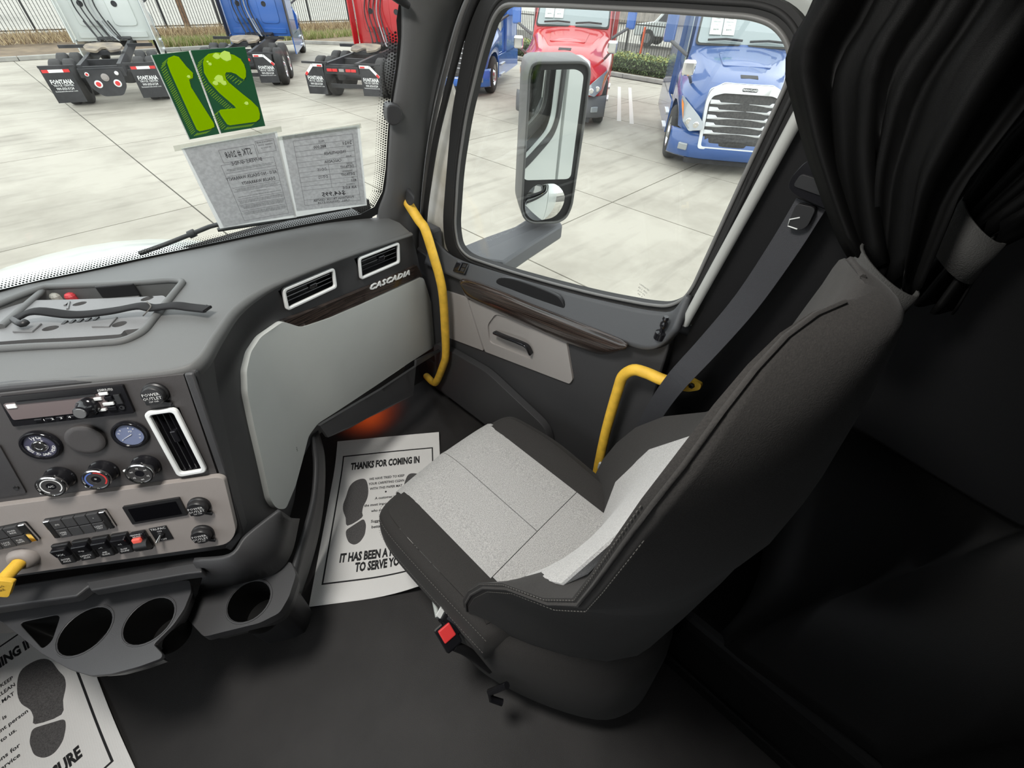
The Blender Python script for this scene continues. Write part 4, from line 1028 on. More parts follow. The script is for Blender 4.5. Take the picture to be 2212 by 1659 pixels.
curtain('black privacy curtain looped in a wide tie band in the sleeper corner', [(2.05, (.90, -.06)), (1.6, (.90, -.05)), (1.45, (.90, -.03)), (1.36, (.90, -.035))], [(2.05, (.72, -.42)), (1.7, (.76, -.34)), (1.5, (.84, -.18)), (1.36, (.88, -.10))], 2.05, 4, .04, .09, .05)
slb = thing('sleeper_cabinet', 'black storage base under the sleeper bunk along the side wall', 'cabinet', (.66, -.7, 0))
box('base', (.80, -.66, .16), (.28, 1.2, .32), M_black_cloth, slb, .03, seg=4)
box('top_pad', (.78, -.66, .37), (.32, 1.22, .09), M_black_cloth, slb, .035, seg=4)
box('trim_rail', (.655, -.66, .05), (.02, 1.2, .06), M_black_cloth, slb, .006)
bl_ = thing('bunk_curtain', 'loose black cover draped in folds over the sleeper bunk', 'cover', (.75, -.6, .42))
rws = []
for i in range(22):
    y = -.10-1.1*i/21; rw = []
    for j in range(26):
        s = j/25; x = .95-.33*s; z = .92-.47*s**1.6+.03*math.sin(i*.75+3*s)+.02*math.sin(i*.31+9*s)-.05*(1-s)*math.sin(i*.5)
        rw.append(Vector((min(x, .945), y+.05*math.sin(5*s+i), z)))
    rws.append(rw)
gridobj('cloth', rws, M_black_cloth, bl_, solid=.004)
# ------------------------------------------------------------------ paper floor mats
def paper_mat():
    m = mat('embossed_paper', (.84, .83, .81), .8); nt = m.node_tree; b = nt.nodes['Principled BSDF']
    tc = nt.nodes.new('ShaderNodeTexCoord'); v = nt.nodes.new('ShaderNodeTexVoronoi'); v.inputs['Scale'].default_value = 190; v.inputs['Randomness'].default_value = .35
    bp = nt.nodes.new('ShaderNodeBump'); bp.inputs['Strength'].default_value = .35; bp.inputs['Distance'].default_value = .002
    nt.links.new(tc.outputs['Object'], v.inputs['Vector']); nt.links.new(v.outputs['Distance'], bp.inputs['Height']); nt.links.new(bp.outputs[0], b.inputs['Normal'])
    return m
M_paper = paper_mat()
M_foot = mat('footprint_ink', (.13, .125, .125), .8, color2=(.055, .052, .052), vscale=330)
MW, MH = .46, .71
def floor_mat(M, label, curl):
    t = thing('paper_floor_mat', label, 'floor mat', M @ Vector((MW/2, MH/2, 0)), 'printed paper mats on the cab floor')
    def fn(u, v, w):
        z = .002 + .0025*math.sin(9*u+2)*math.sin(7*v+1)
        if curl: z += .10*max(0, (u-.16)/.3)**2*max(0, (.34-v)/.34)**1.5 + .030*max(0, (v-.5)/.21)**2
        else: z += .006*(1+math.sin(11*v))*max(0, (u-.3)/.16)
        return M @ Vector((u, v, max(.0015, z)+w))
    sheet('sheet', resample(rect(0, 0, MW, MH), .04), fn, M_paper, t, step=.03, thick=.0008, auto=60)
    P = lambda u, v, w: fn(u, v, w+.0008)
    sheet('printed_border', resample(rect(.030, .070, MW-.030, .636), .03), P, M_print, t, holes=[resample(rect(.0355, .0755, MW-.0355, .6305), .03)], thick=.0004)
    def tx(s, u, v, width, size, bold=.02):
        vs, _ = text_mesh(s, size, bold, 0, 1, 'CENTER', 0, 2); w = max(p.x for p in vs)-min(p.x for p in vs)
        text('print', s, P, M_print, t, at=(u, v), size=size, bold=bold, sx=width/w, h=.0006)
    c = MW/2
    tx('THANKS FOR COMING IN', c-.010, .577, .300, .046, .05)
    for s, v, w, z in (('WE HAVE TRIED TO KEEP', .503, .150, .0165), ('YOUR CARPETING CLEAN', .478, .150, .0165), ('WITH THIS PAPER MAT', .453, .136, .0165), ('\u2022', .430, .008, .03), ('A customer is', .404, .085, .0165), ('the most important person', .375, .165, .0165), ('who comes to us.', .347, .105, .0165), ('\u2022', .324, .008, .03), ('Suggestions for', .300, .100, .0165), ('better service', .275, .090, .0165)): tx(s, c, v, w, z, .025)
    tx('IT HAS BEEN A PLEASURE', c, .160, .300, .046, .05)
    tx('TO SERVE YOU', c, .118, .180, .046, .05)
    sole = [(.47, .445), (.53, .455), (.56, .50), (.572, .59), (.56, .66), (.525, .72), (.515, .77), (.512, .815), (.385, .845), (.365, .77), (.34, .70), (.338, .64), (.36, .58), (.385, .50), (.42, .46)]
    heel = [(.37, .878), (.53, .828), (.552, .89), (.54, .97), (.50, 1.015), (.45, 1.025), (.40, .99), (.375, .93)]
    for side in (0, 1):
        for nm, poly in (('sole_print', sole), ('heel_print', heel)):
            q = [(.061+(x-.338)*.42+(y-.64)*.05, .508-(y-.445)*.514+(x-.47)*.106) for x, y in poly]
            if side: q = [(MW-u, v) for u, v in q]
            q2 = [(v.x, v.y) for v in catmull([Vector((*p, 0)) for p in q], 3, True)] if nm == 'sole_print' else roundpoly(q, .012)
            sheet(nm, q2, P, M_foot, t, step=.02, thick=.0004)
    return t
p_bl, p_tl, p_tr = on_z(668, 1312, 0), on_z(733, 963, 0), on_z(950, 943, 0)
eu = (p_tr-p_tl).normalized(); ev = Vector((-eu.y, eu.x, 0))
floor_mat(frame_of(p_bl, eu, ev, Vector((0, 0, 1))), 'white printed paper floor mat lying in the footwell ahead of the seat', True)
q1, q2 = on_z(251, 1645, 0), on_z(177, 1463, 0)
ev = (q2-q1).normalized(); eu = Vector((ev.y, -ev.x, 0))
floor_mat(frame_of(q1, eu, ev, Vector((0, 0, 1))) @ Matrix.Scale(1.05, 4) @ Matrix.Translation((-(MW-.030), -.070, 0)), 'white printed paper floor mat lying partly beneath the drink tray', False)

# ------------------------------------------------------------------ sheets and number cards taped inside the windshield
def gq(px): return [(lambda p: (p.x, p.z))(on_g(*q)) for q in px]
def bil(c): 
    c = [Vector(p) for p in c]
    return lambda u, v: (c[0]*(1-u)+c[1]*u)*v+(c[3]*(1-u)+c[2]*u)*(1-v)
def card_fn(px, w0=.008):
    b = bil(gq(px))
    return lambda u, v, w: gfn(b(u, v).x, b(u, v).y, w+w0)
M_sheet = thin_mat('back_of_paper', (.76, .77, .78), .5, (.64, .65, .66), 120)
M_sheetw = thin_mat('white_paper', (.8, .81, .80), .5)
M_tape = glass_mat('clear_tape', (.86, .87, .85), .06, .2)
M_ghost = mat('show_through_ink', (.055, .055, .06), .85)
M_rule = mat('show_through_rule', (.26, .26, .27), .85)
def taped_sheet(label, px, back_px, tape_px, lines, rules, boxes):
    t = thing('price_sheet', label, 'paper sheet', on_g(*px[3]), None)
    f = card_fn(px); fb = card_fn(back_px, .0072)
    sheet('backing_sheet', resample(rect(0, 0, 1, 1), .2), fb, M_sheetw, t, step=.2, thick=.0005)
    sheet('sheet', resample(rect(0, 0, 1, 1), .2), f, M_sheet, t, step=.2, thick=.0006)
    ft = card_fn(tape_px, .0092); sheet('tape_strip', rect(0, 0, 1, 1), ft, M_tape, t, thick=.0003)
    fp = lambda u, v, w: f(u, v, w+.0008)
    for (s, u, v, size, width, bold) in lines:
        vs, _ = text_mesh(s, 1.0, bold, 0, 1, 'CENTER', 0, 1); w = max(p.x for p in vs)-min(p.x for p in vs); hh = size
        k = width/w; V_ = [fp(u-p.x*k, v+p.y*hh, .0003) for p in vs]
        mobj('print', V_, text_mesh(s, 1.0, bold, 0, 1, 'CENTER', 0, 1)[1], M_ghost, t)
    V_, F_ = [], []
    for (u0, v0, u1, v1) in rules:
        d = Vector((u1-u0, v1-v0)); nn = Vector((-d.y, d.x)).normalized(); nn = Vector((nn.x*.0016/.216, nn.y*.0016/.279))*.35
        b = len(V_); n = 6
        for i in range(n+1):
            p = Vector((u0, v0))+d*(i/n); V_ += [fp(p.x-nn.x, p.y-nn.y, .0003), fp(p.x+nn.x, p.y+nn.y, .0003)]
        F_ += [(b+2*i, b+2*i+1, b+2*i+3, b+2*i+2) for i in range(n)]
    mobj('ruled_lines', V_, F_, M_rule, t)
    return t
def rbox(u0, v0, u1, v1): return [(u0, v0, u1, v0), (u1, v0, u1, v1), (u1, v1, u0, v1), (u0, v1, u0, v0)]
A_px = [(608, 290), (770, 270), (789, 437), (640, 452)]
rA = rbox(.13, .07, .93, .93)+[(.13, y, .93, y) for y in (.865, .80, .735, .665, .60, .535, .47, .405, .345, .29, .15)]+[(.55, .29, .55, .66), (.55, .80, .55, .86)]
taped_sheet('grey price sheet with ruled table seen from behind on the windshield', A_px, [(595, 293), (776, 266), (792, 440), (634, 466)], [(598, 290), (778, 262), (780, 272), (600, 299)],
    [('2021', .84, .835, .055, .12, .01), ('485,000', .47, .825, .055, .17, .01), ('MILES', .50, .885, .035, .08, 0), ('FREIGHTLINER', .66, .735, .05, .30, .01), ('CASCADIA', .62, .635, .05, .24, .01), ('DETROIT', .80, .545, .05, .19, .01), ('DD15', .45, .545, .05, .12, .01), ('DETROIT', .80, .445, .05, .19, .01), ('DT-12', .45, .445, .05, .13, .01), ('450', .87, .36, .05, .08, .01), ('AIR RIDE', .80, .265, .05, .20, .01), ('$64,995', .56, .20, .085, .34, .02), ('FONTANA TRUCK CENTER', .55, .125, .045, .58, .01), ('CALL  (909)333-5124', .55, .085, .04, .46, .01), ('YEAR', .86, .79, .03, .06, 0), ('MODEL', .84, .675, .03, .08, 0), ('ENGINE', .84, .585, .03, .08, 0), ('TRANSMISSION', .80, .49, .03, .14, 0), ('HP', .86, .40, .03, .04, 0), ('SUSPENSION', .82, .31, .03, .12, 0)], rA, [])
B_px = [(395, 316), (592, 283), (636, 460), (482, 487)]
rB = rbox(.30, .04, .92, .76)+rbox(.34, .78, .74, .92)+rbox(.76, .82, .97, .95)+[(.32, y, .92, y) for y in (.66, .625, .48, .43, .33, .25, .17)]
small = [('x'*n, .62, y, .022, w, 0) for n, y, w in ((60, .70, .56), (52, .685, .50), (60, .46, .56), (58, .445, .52), (24, .40, .20), (60, .36, .55), (66, .31, .58), (64, .295, .57), (62, .28, .56), (66, .235, .58), (60, .22, .55), (58, .205, .53), (66, .15, .58), (64, .135, .57), (60, .12, .55))]
small = [(s.replace('xxxx', 'note '), *r) for s, *r in small]
taped_sheet('grey stock and warranty sheet seen from behind on the windshield', B_px, [(390, 317), (597, 280), (640, 466), (474, 490)], [(372, 310), (606, 268), (608, 280), (376, 322)],
    [('STK # 2068', .54, .855, .10, .30, .01), ('BUYERS GUIDE', .60, .755, .055, .36, .01), ('AS IS - NO DEALER WARRANTY', .60, .59, .055, .62, .01), ('DEALER WARRANTY', .66, .515, .055, .42, .01), ('FONTANA TRUCK CENTER', .865, .93, .02, .18, 0), ('FONTANA, CA 92335', .865, .90, .02, .16, 0), ('909-333-5124', .865, .87, .02, .12, 0)]+small, rB, [])
M_cg = mat('card_dark_green', (.012, .085, .035), .4); M_lime = thin_mat('card_lime', (.36, .64, .0), .3); M_cgm = mat('card_mid_green', (.16, .34, .02), .4); M_bub = mat('card_highlight', (.62, .9, .15), .4)
two = [(170, 600), (185, 550), (225, 515), (300, 500), (400, 505), (480, 525), (545, 565), (580, 620), (598, 680), (598, 740), (580, 770), (550, 755), (500, 715), (450, 697), (400, 697), (390, 720), (400, 760), (430, 800), (560, 910), (650, 980), (720, 1050), (738, 1110), (735, 1160), (700, 1190), (440, 1225), (410, 1215), (350, 1130), (330, 1090), (345, 1070), (500, 1055), (480, 1030), (330, 900), (230, 790), (180, 700)]
two = [(400+x/4.608, y/4.608) for x, y in two]
one = [(x/2.4578, y/2.4578) for x, y in [(882, 320), (890, 295), (920, 283), (945, 290), (985, 340), (1020, 375), (1020, 400), (1000, 410), (1010, 450), (1130, 640), (1135, 660), (1115, 672), (1055, 685), (1040, 675), (1000, 590), (900, 370)]]
def g_at(w0): return lambda u, v, w: gfn(u, v, w+w0)
def number_card(label, px, digit, hatch):
    t = thing('number_card', label, 'number card', on_g(*px[3]), 'year number cards on the windshield')
    sheet('card', resample(gq(px), .05), g_at(.007), M_cg, t, step=.04, thick=.0008)
    b = gq(px); 
    tube('white_edge', [gfn(x, z, .0083) for x, z in (b[0], b[3])], .0012, M_sheetw, t, n=6)
    d = gq(digit)
    # hatched drop shadow: short slanted strokes joined as one printed part
    V_, F_ = [], []; dd = resample(d, .004)
    for i in range(0, len(dd)):
        x, z = dd[i]; nx, nz = dd[(i+1) % len(dd)]; tx_, tz_ = nx-x, nz-z
        if (-tz_)*(-1)+(tx_)*(-1) > 0 or True:
            k = len(V_); V_ += [gfn(x, z, .0081), gfn(x+.0011, z-.0011, .0081), gfn(x+.0011-.015, z-.0011-.010, .0081), gfn(x-.015, z-.010, .0081)]; F_.append((k, k+1, k+2, k+3))
    mobj('digit_hatch', V_, F_, M_cgm, t)
    off = [(x-.004, z-.004) for x, z in d]
    sheet('digit_edge', off, g_at(.0083), M_cg, t, step=.03, thick=.0003)
    dg = sheet('digit', d, g_at(.0087), M_lime, t, step=.03, thick=.0005)
    for (hx, hy, r) in hatch:
        p = on_g(hx, hy); sheet('highlight', [(p.x+r*math.cos(a*math.pi/4)*(1+.3*math.sin(a*2)), p.z+r*math.sin(a*math.pi/4)) for a in range(8)], g_at(.0094), M_bub, dg, thick=.0002)
    return t
number_card('dark green card with a lime digit two seen reversed', [(409, 105), (528, 97), (572, 268), (476, 284)], two, [(466, 116, .006), (486, 116, .010), (472, 165, .008), (464, 174, .005), (482, 174, .005), (531, 218, .004), (452, 133, .003), (447, 128, .002)])
number_card('dark green card with a lime digit one seen reversed', [(325, 115), (406, 106), (473, 285), (408, 297)], one, [(406, 160, .003)])

# ------------------------------------------------------------------ loose things in the dash tray
plate = thing('mount_plate', 'grey plastic mounting plate with round holes lying in the dash tray', 'mounting plate', ph(160, 690, -.040))
po = [tuple(ph(x, y, -.008)[:2]) for x, y in [(-120, 665), (62, 650), (90, 648), (290, 642), (352, 638), (368, 650), (318, 708), (268, 713), (262, 722), (0, 738), (-150, 748)]]
def ell_p(px, py, r, n=16): c = ph(px, py, -.008); return [(c.x+r*math.cos(2*math.pi*i/n), c.y+r*math.sin(2*math.pi*i/n)) for i in range(n)]
hl = [ell_p(x, y, .0135) for x, y in ((172, 656), (318, 645), (109, 709), (258, 700))]
M_plate = mat('mount_plate_grey', (.15, .15, .152), .5, bump=.2, bscale=600)
pla = sheet('plate', resample(roundpoly(po, .006, 2), .05), lambda u, v, w: Vector((u, v, pad_z(u, v)-.020+w)), M_plate, plate, holes=hl, step=.06, thick=.012)
for (x, y) in ((60, 690), (280, 670), (-60, 700), (150, 715)):
    c = ph(x, y, -.031); lathe('plate_foot', [(.008, -.010), (.008, .012)], Matrix.Translation(c), M_plate, plate, seg=8)
for (a, b, c) in (((30, 717), (70, 717), (88, 700)), ((200, 706), (235, 706), (252, 686)), ((140, 660), (150, 652), (146, 668))):
    tube('raised_rib', [ph(*q, -.007) for q in (a, b, c)], .0025, M_plate, plate, n=6)
for k in range(5): box('slot', ph(140+k*17, 697-k*2.2, -.0075), (.006, .014, .003), M_black, plate, rz=-.7)
strap = thing('rubber_strap', 'black rubber strap lying across the mounting plate with loose tail', 'strap', ph(200, 675, .0))
sc = [ph(28, 694, .006), ph(45, 683, .012), ph(80, 672, .020), ph(160, 680, .010), ph(240, 672, .010), ph(300, 661, .020), ph(330, 665, .018), ph(375, 660, .022), ph(412, 664, .018), ph(448, 668, .020)]
sweep('band', catmull(sc, 5), rrect(.024, .006, .002, 2), mat('strap_rubber', (.012, .012, .013), .75, spec=.2), strap)
tube('thread', [ph(318, 652, .026), ph(326, 662, .024), ph(315, 676, .014), ph(309, 682, .006)], .0013, M_stitch, strap, n=6, sm=4)
tube('hook_end', [ph(30, 690, .006), ph(46, 700, .006), ph(56, 694, .008)], .007, M_black, strap, n=8, sm=3)
tube('tail_clip', [ph(446, 660, .020), ph(443, 673, .018)], .003, M_black, strap, n=6)
for (x, nm_, c_, col_) in ((154, 'red', (.55, .05, .06), 'cap_red'), (122, 'off-white', (.42, .42, .38), 'cap_grey')):
    c = ph(x, 643, -.026); cc = thing('connector_cap', 'small %s connector cap in the dash tray' % nm_, 'cap', c)
    lathe('cap', [(.012, -.014), (.012, .006), (.009, .011), (.004, .013), (.001, .013)], Matrix.Translation(c), mat(col_, c_, .5), cc, seg=10, auto=20)
pb1 = ph(262, 638, -.020)
brk = thing('tray_bracket', 'black slotted bracket standing at the back of the dash tray', 'bracket', pb1)
Mb = Matrix.Translation(pb1) @ Matrix.Rotation(R_(-33), 4, 'Z')
box('plate', (0, 0, .014), (.085, .006, .034), M_black, brk, .003, M=Mb); box('foot', (-.004, -.012, -.006), (.088, .022, .005), M_plate, brk, .002, M=Mb)
# ------------------------------------------------------------------ outside of this truck: hood, wiper, mirror
hood = thing('truck_hood', 'white truck hood below the windshield', 'hood', (CX, 2.0, .6))
hr = []
xs = [-1.05+.115*i for i in range(17)]
for k, (dy, dz) in enumerate(((.02, -.10), (.04, -.035), (.10, -.03), (.30, -.055), (.55, -.12), (.80, -.22), (1.1, -.42), (1.25, -.75), (1.28, -1.3))):
    hr.append([Vector((x*(1-.03*k), gy(x, .98)+dy-.1*(x-CX)**2*k*.4, .965+dz-.12*abs(x-CX)**2.2*(1+.25*k))) for x in xs])
gridobj('hood_panel', hr, M_white, hood)
hg = [[Vector((x, gy(x, .96)+o, z)) for x in xs] for o, z in ((-.02, .93), (.0, .945), (.05, .94))]
gridobj('cowl', hg, M_rubber, hood)
wiper = thing('windshield_wiper', 'black wiper resting outside the lower windshield', 'wiper', on_g(474, 486, -.03))
tube('arm', [on_g(300, 548, -.05), on_g(354, 529, -.06), on_g(415, 505, -.06), on_g(474, 484, -.05), on_g(560, 478, -.04)], .007, M_black, wiper, n=8, sm=3)
tube('blade', [on_g(470, 497, -.02), on_g(560, 483, -.02), on_g(660, 466, -.02), on_g(756, 448, -.02)], .006, M_black, wiper, n=8, sm=3)
tube('arm_joint', [on_g(408, 508, -.06), on_g(421, 502, -.06)], .012, M_black, wiper, n=8)

MN = Vector((-.62, -.78, -.03)).normalized(); MC = on_x(1190, 300, 1.42)
mir = thing('side_mirror', 'grey side mirror on a broad arm outside the passenger window', 'mirror', on_z(1060, 530, .79))
mex = Vector((-MN.y, MN.x, 0)).normalized(); mex = mex if mex.x > 0 else -mex
mey = MN.cross(mex); mey = mey if mey.z > 0 else -mey
MMx = frame_of(MC, mex, mey, mex.cross(mey)); MMi = MMx.inverted()
def mq(px, py): p = MMi @ on_pl(px, py, MC, MN); return (p.x, p.y)
msgn = 1 if (MMx.to_3x3() @ Vector((0, 0, 1))).dot(MN) > 0 else -1
mfn = lambda u, v, w: MMx @ Vector((u, v, w*msgn))
M_mirh = mat('mirror_housing', (.10, .10, .097), .5, bump=.15, bscale=400)
mo = [(1146, 138), (1160, 131), (1258, 130), (1272, 138), (1276, 156), (1262, 270), (1236, 445), (1224, 470), (1205, 481), (1150, 483), (1132, 474), (1124, 452), (1128, 380), (1136, 250), (1140, 160)]
mop = roundpoly([mq(*q) for q in mo], .03, 5)
sheet('mirror_frame', mop, lambda u, v, w: mfn(u, v, w-.004), M_rubber, mir, thick=.004)
rows = []
ctr = Vector((sum(p[0] for p in mop)/len(mop), sum(p[1] for p in mop)/len(mop)))
for k, d in ((1, .004), (1.01, -.01), (1.01, -.09), (1.0, -.17), (.93, -.205), (.78, -.225), (.4, -.235), (.02, -.236)):
    rows.append([mfn(ctr.x+(u-ctr.x)*k, ctr.y+(v-ctr.y)*k, d) for u, v in mop])
hsg = gridobj('mirror_housing', rows, M_mirh, mir, closed_u=True)
rim = roundpoly([mq(*q) for q in mo], .03, 5)
sheet('housing_rim', rim, lambda u, v, w: mfn(u, v, w-.002), M_mirh, mir, holes=[inset2d(rim, .009)], thick=.012, bevel=.003)
M_mirror = mat('mirror_silver', (.88, .90, .89), .02, metal=1)
g1_ = roundpoly([mq(*q) for q in [(1147, 152), (1245, 149), (1261, 160), (1232, 386), (1130, 389)]], .022, 5)
sheet('flat_mirror', g1_, lambda u, v, w: mfn(u, v, w+.001), M_mirror, mir, thick=.002, smooth=False)
g2_ = roundpoly([mq(*q) for q in [(1133, 398), (1222, 393), (1219, 440), (1200, 468), (1152, 478), (1134, 460)]], .03, 5)
gc = Vector((sum(p[0] for p in g2_)/len(g2_), sum(p[1] for p in g2_)/len(g2_)))
sheet('convex_mirror', g2_, lambda u, v, w: mfn(u, v, w+.001+.010-((u-gc.x)**2+(v-gc.y)**2)*1.7), M_mirror, mir, step=.008, thick=.002)
ao = [on_z(x, y, .80) for x, y in [(1112, 488), (1140, 470), (1205, 470), (1216, 484), (1150, 525), (1088, 566), (1040, 560), (1000, 540), (1000, 530), (1050, 510)]]
prism('mirror_arm', ao, (0, 0, -.07), mat('mirror_arm_grey', (.075, .078, .085), .5), mir, bevel=.012)
# ------------------------------------------------------------------ yard: slabs, kerb, planting, fence
GZ = -1.4
def concrete():
    m = mat('yard_concrete', (.30, .285, .245), .85); nt = m.node_tree; b = nt.nodes['Principled BSDF']
    tc = nt.nodes.new('ShaderNodeTexCoord'); n1 = nt.nodes.new('ShaderNodeTexNoise'); n1.inputs['Scale'].default_value = .55; n1.inputs['Detail'].default_value = 9; n1.inputs['Roughness'].default_value = .62
    mp = nt.nodes.new('ShaderNodeMapping'); mp.inputs['Scale'].default_value = (.5, 3.2, 1); mp.inputs['Rotation'].default_value = (0, 0, -.45)
    n2 = nt.nodes.new('ShaderNodeTexNoise'); n2.inputs['Scale'].default_value = 1.3; n2.inputs['Detail'].default_value = 6
    r1 = nt.nodes.new('ShaderNodeValToRGB'); r1.color_ramp.elements[0].color = (.28, .256, .21, 1); r1.color_ramp.elements[1].color = (.405, .376, .315, 1); r1.color_ramp.elements[0].position = .30; r1.color_ramp.elements[1].position = .58
    r2 = nt.nodes.new('ShaderNodeValToRGB'); r2.color_ramp.elements[0].color = (.60, .59, .58, 1); r2.color_ramp.elements[1].color = (1, 1, 1, 1); r2.color_ramp.elements[0].position = .26; r2.color_ramp.elements[1].position = .46
    mx = nt.nodes.new('ShaderNodeMix'); mx.data_type = 'RGBA'; mx.blend_type = 'MULTIPLY'; mx.inputs['Factor'].default_value = .55
    nt.links.new(tc.outputs['Object'], n1.inputs['Vector']); nt.links.new(tc.outputs['Object'], mp.inputs[0]); nt.links.new(mp.outputs[0], n2.inputs['Vector'])
    nt.links.new(n1.outputs['Fac'], r1.inputs[0]); nt.links.new(n2.outputs['Fac'], r2.inputs[0])
    nt.links.new(r1.outputs[0], mx.inputs[6]); nt.links.new(r2.outputs[0], mx.inputs[7]); nt.links.new(mx.outputs[2], b.inputs['Base Color'])
    return m
M_conc = concrete()
M_joint = mat('joint_dirt', (.10, .092, .078), .95)
yard = struct('pavement', (8, 12, GZ), 'pale concrete truck yard')
box('slab_bed', (6, 12, GZ-.07), (52, 46, .1), M_joint, yard)
xs_ = [-9.58+2.8*i for i in range(12)]; ys_ = [-5.35+4.8*i for i in range(9)]
for i in range(11):
    for j in range(8):
        x0, x1, y0, y1 = xs_[i]+.012, xs_[i+1]-.012, ys_[j]+.012, ys_[j+1]-.012
        x1 = min(x1, 19.2); y1 = min(y1, 29.2)
        if x1 > x0 and y1 > y0: box('slab', ((x0+x1)/2, (y0+y1)/2, GZ-.03), (x1-x0, y1-y0, .06), M_conc, yard)
M_kerb = mat('kerb_concrete', (.36, .35, .32), .9, var=.15, vscale=3)
kerb = struct('kerb', (10, 29, GZ), 'concrete kerb around the yard')
kl = [(-10, 29.2), (13.6, 29.2), (16.2, 26.5), (19.3, 21), (19.3, -6)]
for a, b in zip(kl, kl[1:]):
    A, B = Vector((*a, GZ)), Vector((*b, GZ)); d = (B-A); n = max(1, round(d.length/3))
    for k in range(n):
        p, q = A+d*(k/n)+d.normalized()*.01, A+d*((k+1)/n)-d.normalized()*.01; s = Vector((-d.y, d.x, 0)).normalized()*.16
        prism('kerb_stone', [p, q, q+s, p+s], (0, 0, .15), M_kerb, kerb, bevel=.02)
M_soil = mat('planter_soil', (.22, .165, .105), .95, color2=(.14, .105, .07), vscale=2)
mobj_s = tag(mobj('planter_bed', [(-12, 29.36, GZ+.10), (13.7, 29.36, GZ+.10), (16.35, 26.6, GZ+.10), (19.46, 21, GZ+.10), (19.46, -8, GZ+.10), (24.6, -8, GZ+.16), (24.6, 35.6, GZ+.38), (-12, 35.6, GZ+.38)], [(0, 1, 2, 3, 6, 7), (3, 4, 5, 6)], M_soil), 'bare earth planting strip between kerb and fence', kind='structure')
road = tag(box('street', (30, 40, GZ-.05), (160, 120, .1), mat('street_asphalt', (.34, .325, .285), .9, var=.12, vscale=1.2)), 'grey street beyond the fence', kind='structure')
road.location.z = -.06
# painted bay lines
M_line = mat('bay_paint', (.56, .54, .50), .8)
for (a_, b_, lab) in (((17.4, 10.87), (12.66, 7.73), 'pale painted bay line on the concrete closer to the red tractor'), ((17.6, 10.52), (12.67, 7.30), 'pale painted bay line on the concrete closer to the blue tractor')):
    A, B = Vector((*a_, GZ+.001)), Vector((*b_, GZ+.001)); d = (B-A).normalized(); n_ = Vector((-d.y, d.x, 0))*.06
    tag(prism('bay_line', [A-n_, B-n_, B+n_, A+n_], (0, 0, .004), M_line), lab, 'painted line', 'painted bay lines')
# dry grass and weeds, nobody could count them
def blades(name, label, n, spot, h, cols, spread=.06):
    V_, F_, mi = [], [], []
    for i in range(n):
        x, y, z = spot(); a = random.uniform(0, 6.28); hh = h*random.uniform(.4, 1.2); lx, ly = random.gauss(0, spread), random.gauss(0, spread); w = random.uniform(.010, .028)
        k = len(V_); V_ += [(x-w*math.cos(a), y-w*math.sin(a), z), (x+w*math.cos(a), y+w*math.sin(a), z), (x+lx, y+ly, z+hh)]; F_.append((k, k+1, k+2)); mi.append(random.randrange(len(cols)))
    me = bpy.data.meshes.new(name); me.from_pydata(V_, [], F_)
    for c in cols: me.materials.append(c)
    me.polygons.foreach_set('material_index', mi); me.update()
    o = bpy.data.objects.new(name, me); COL.objects.link(o); return tag(o, label, 'grass', kind='stuff')
g_dry = mat('dry_grass', (.36, .26, .14), .9); g_dry2 = mat('dry_grass_pale', (.45, .36, .21), .9); g_grn = mat('green_weeds', (.23, .27, .08), .9); g_brn = mat('brown_brush', (.19, .13, .08), .9)
blades('dry_grass', 'brown dry brush growing along the fence', 9000, lambda: (random.uniform(-4, 20), random.uniform(31.8, 34.6), GZ+.28), .38, [g_dry, g_brn, g_dry2], .16)
blades('weed_strip', 'yellow-green weeds growing behind the kerb', 7000, lambda: (random.choice((random.uniform(7, 11.5), random.uniform(13, 19))), random.uniform(29.6, 31.2), GZ+.12), .34, [g_grn, g_grn, g_dry2], .12)
# hedge by the side fence
hv, hf, hm = [], [], []
for i in range(26000):
    u = random.random(); y = random.uniform(4, 22)
    side = random.random()
    if side < .55: x, z = 19.95+random.gauss(0, .05), random.uniform(GZ+.1, GZ+.62)
    else: x, z = random.uniform(19.9, 21.1), GZ+.62+random.gauss(0, .05)
    a, b, s = random.uniform(0, 6.28), random.uniform(-1, 1), random.uniform(.03, .06); d1 = Vector((math.cos(a), math.sin(a), b))*s; d2 = Vector((-math.sin(a), math.cos(a), random.uniform(-1, 1)))*s*.5
    p = Vector((x, y, z)); k = len(hv); hv += [p-d1, p+d2, p+d1, p-d2]; hf.append((k, k+1, k+2, k+3)); hm.append(2 if z > GZ+.6 and random.random() < .5 else random.randrange(2))
me = bpy.data.meshes.new('hedge_leaves'); me.from_pydata([tuple(v) for v in hv], [], hf)
for c in (mat('hedge_leaf', (.15, .21, .075), .7), mat('hedge_leaf_dark', (.085, .135, .05), .7), mat('hedge_leaf_new', (.34, .36, .09), .7)): me.materials.append(c)
me.polygons.foreach_set('material_index', hm); me.update()
hedge = thing('hedge', 'clipped green hedge along the side fence', 'hedge', (20.5, 13, GZ+.1))
o = bpy.data.objects.new('leaves', me); link(o, hedge); tag(o, kind='stuff')
box('inner_twigs', (20.5, 13, GZ+.33), (1.0, 17.9, .48), mat('hedge_inner', (.03, .04, .02), .9), hedge)
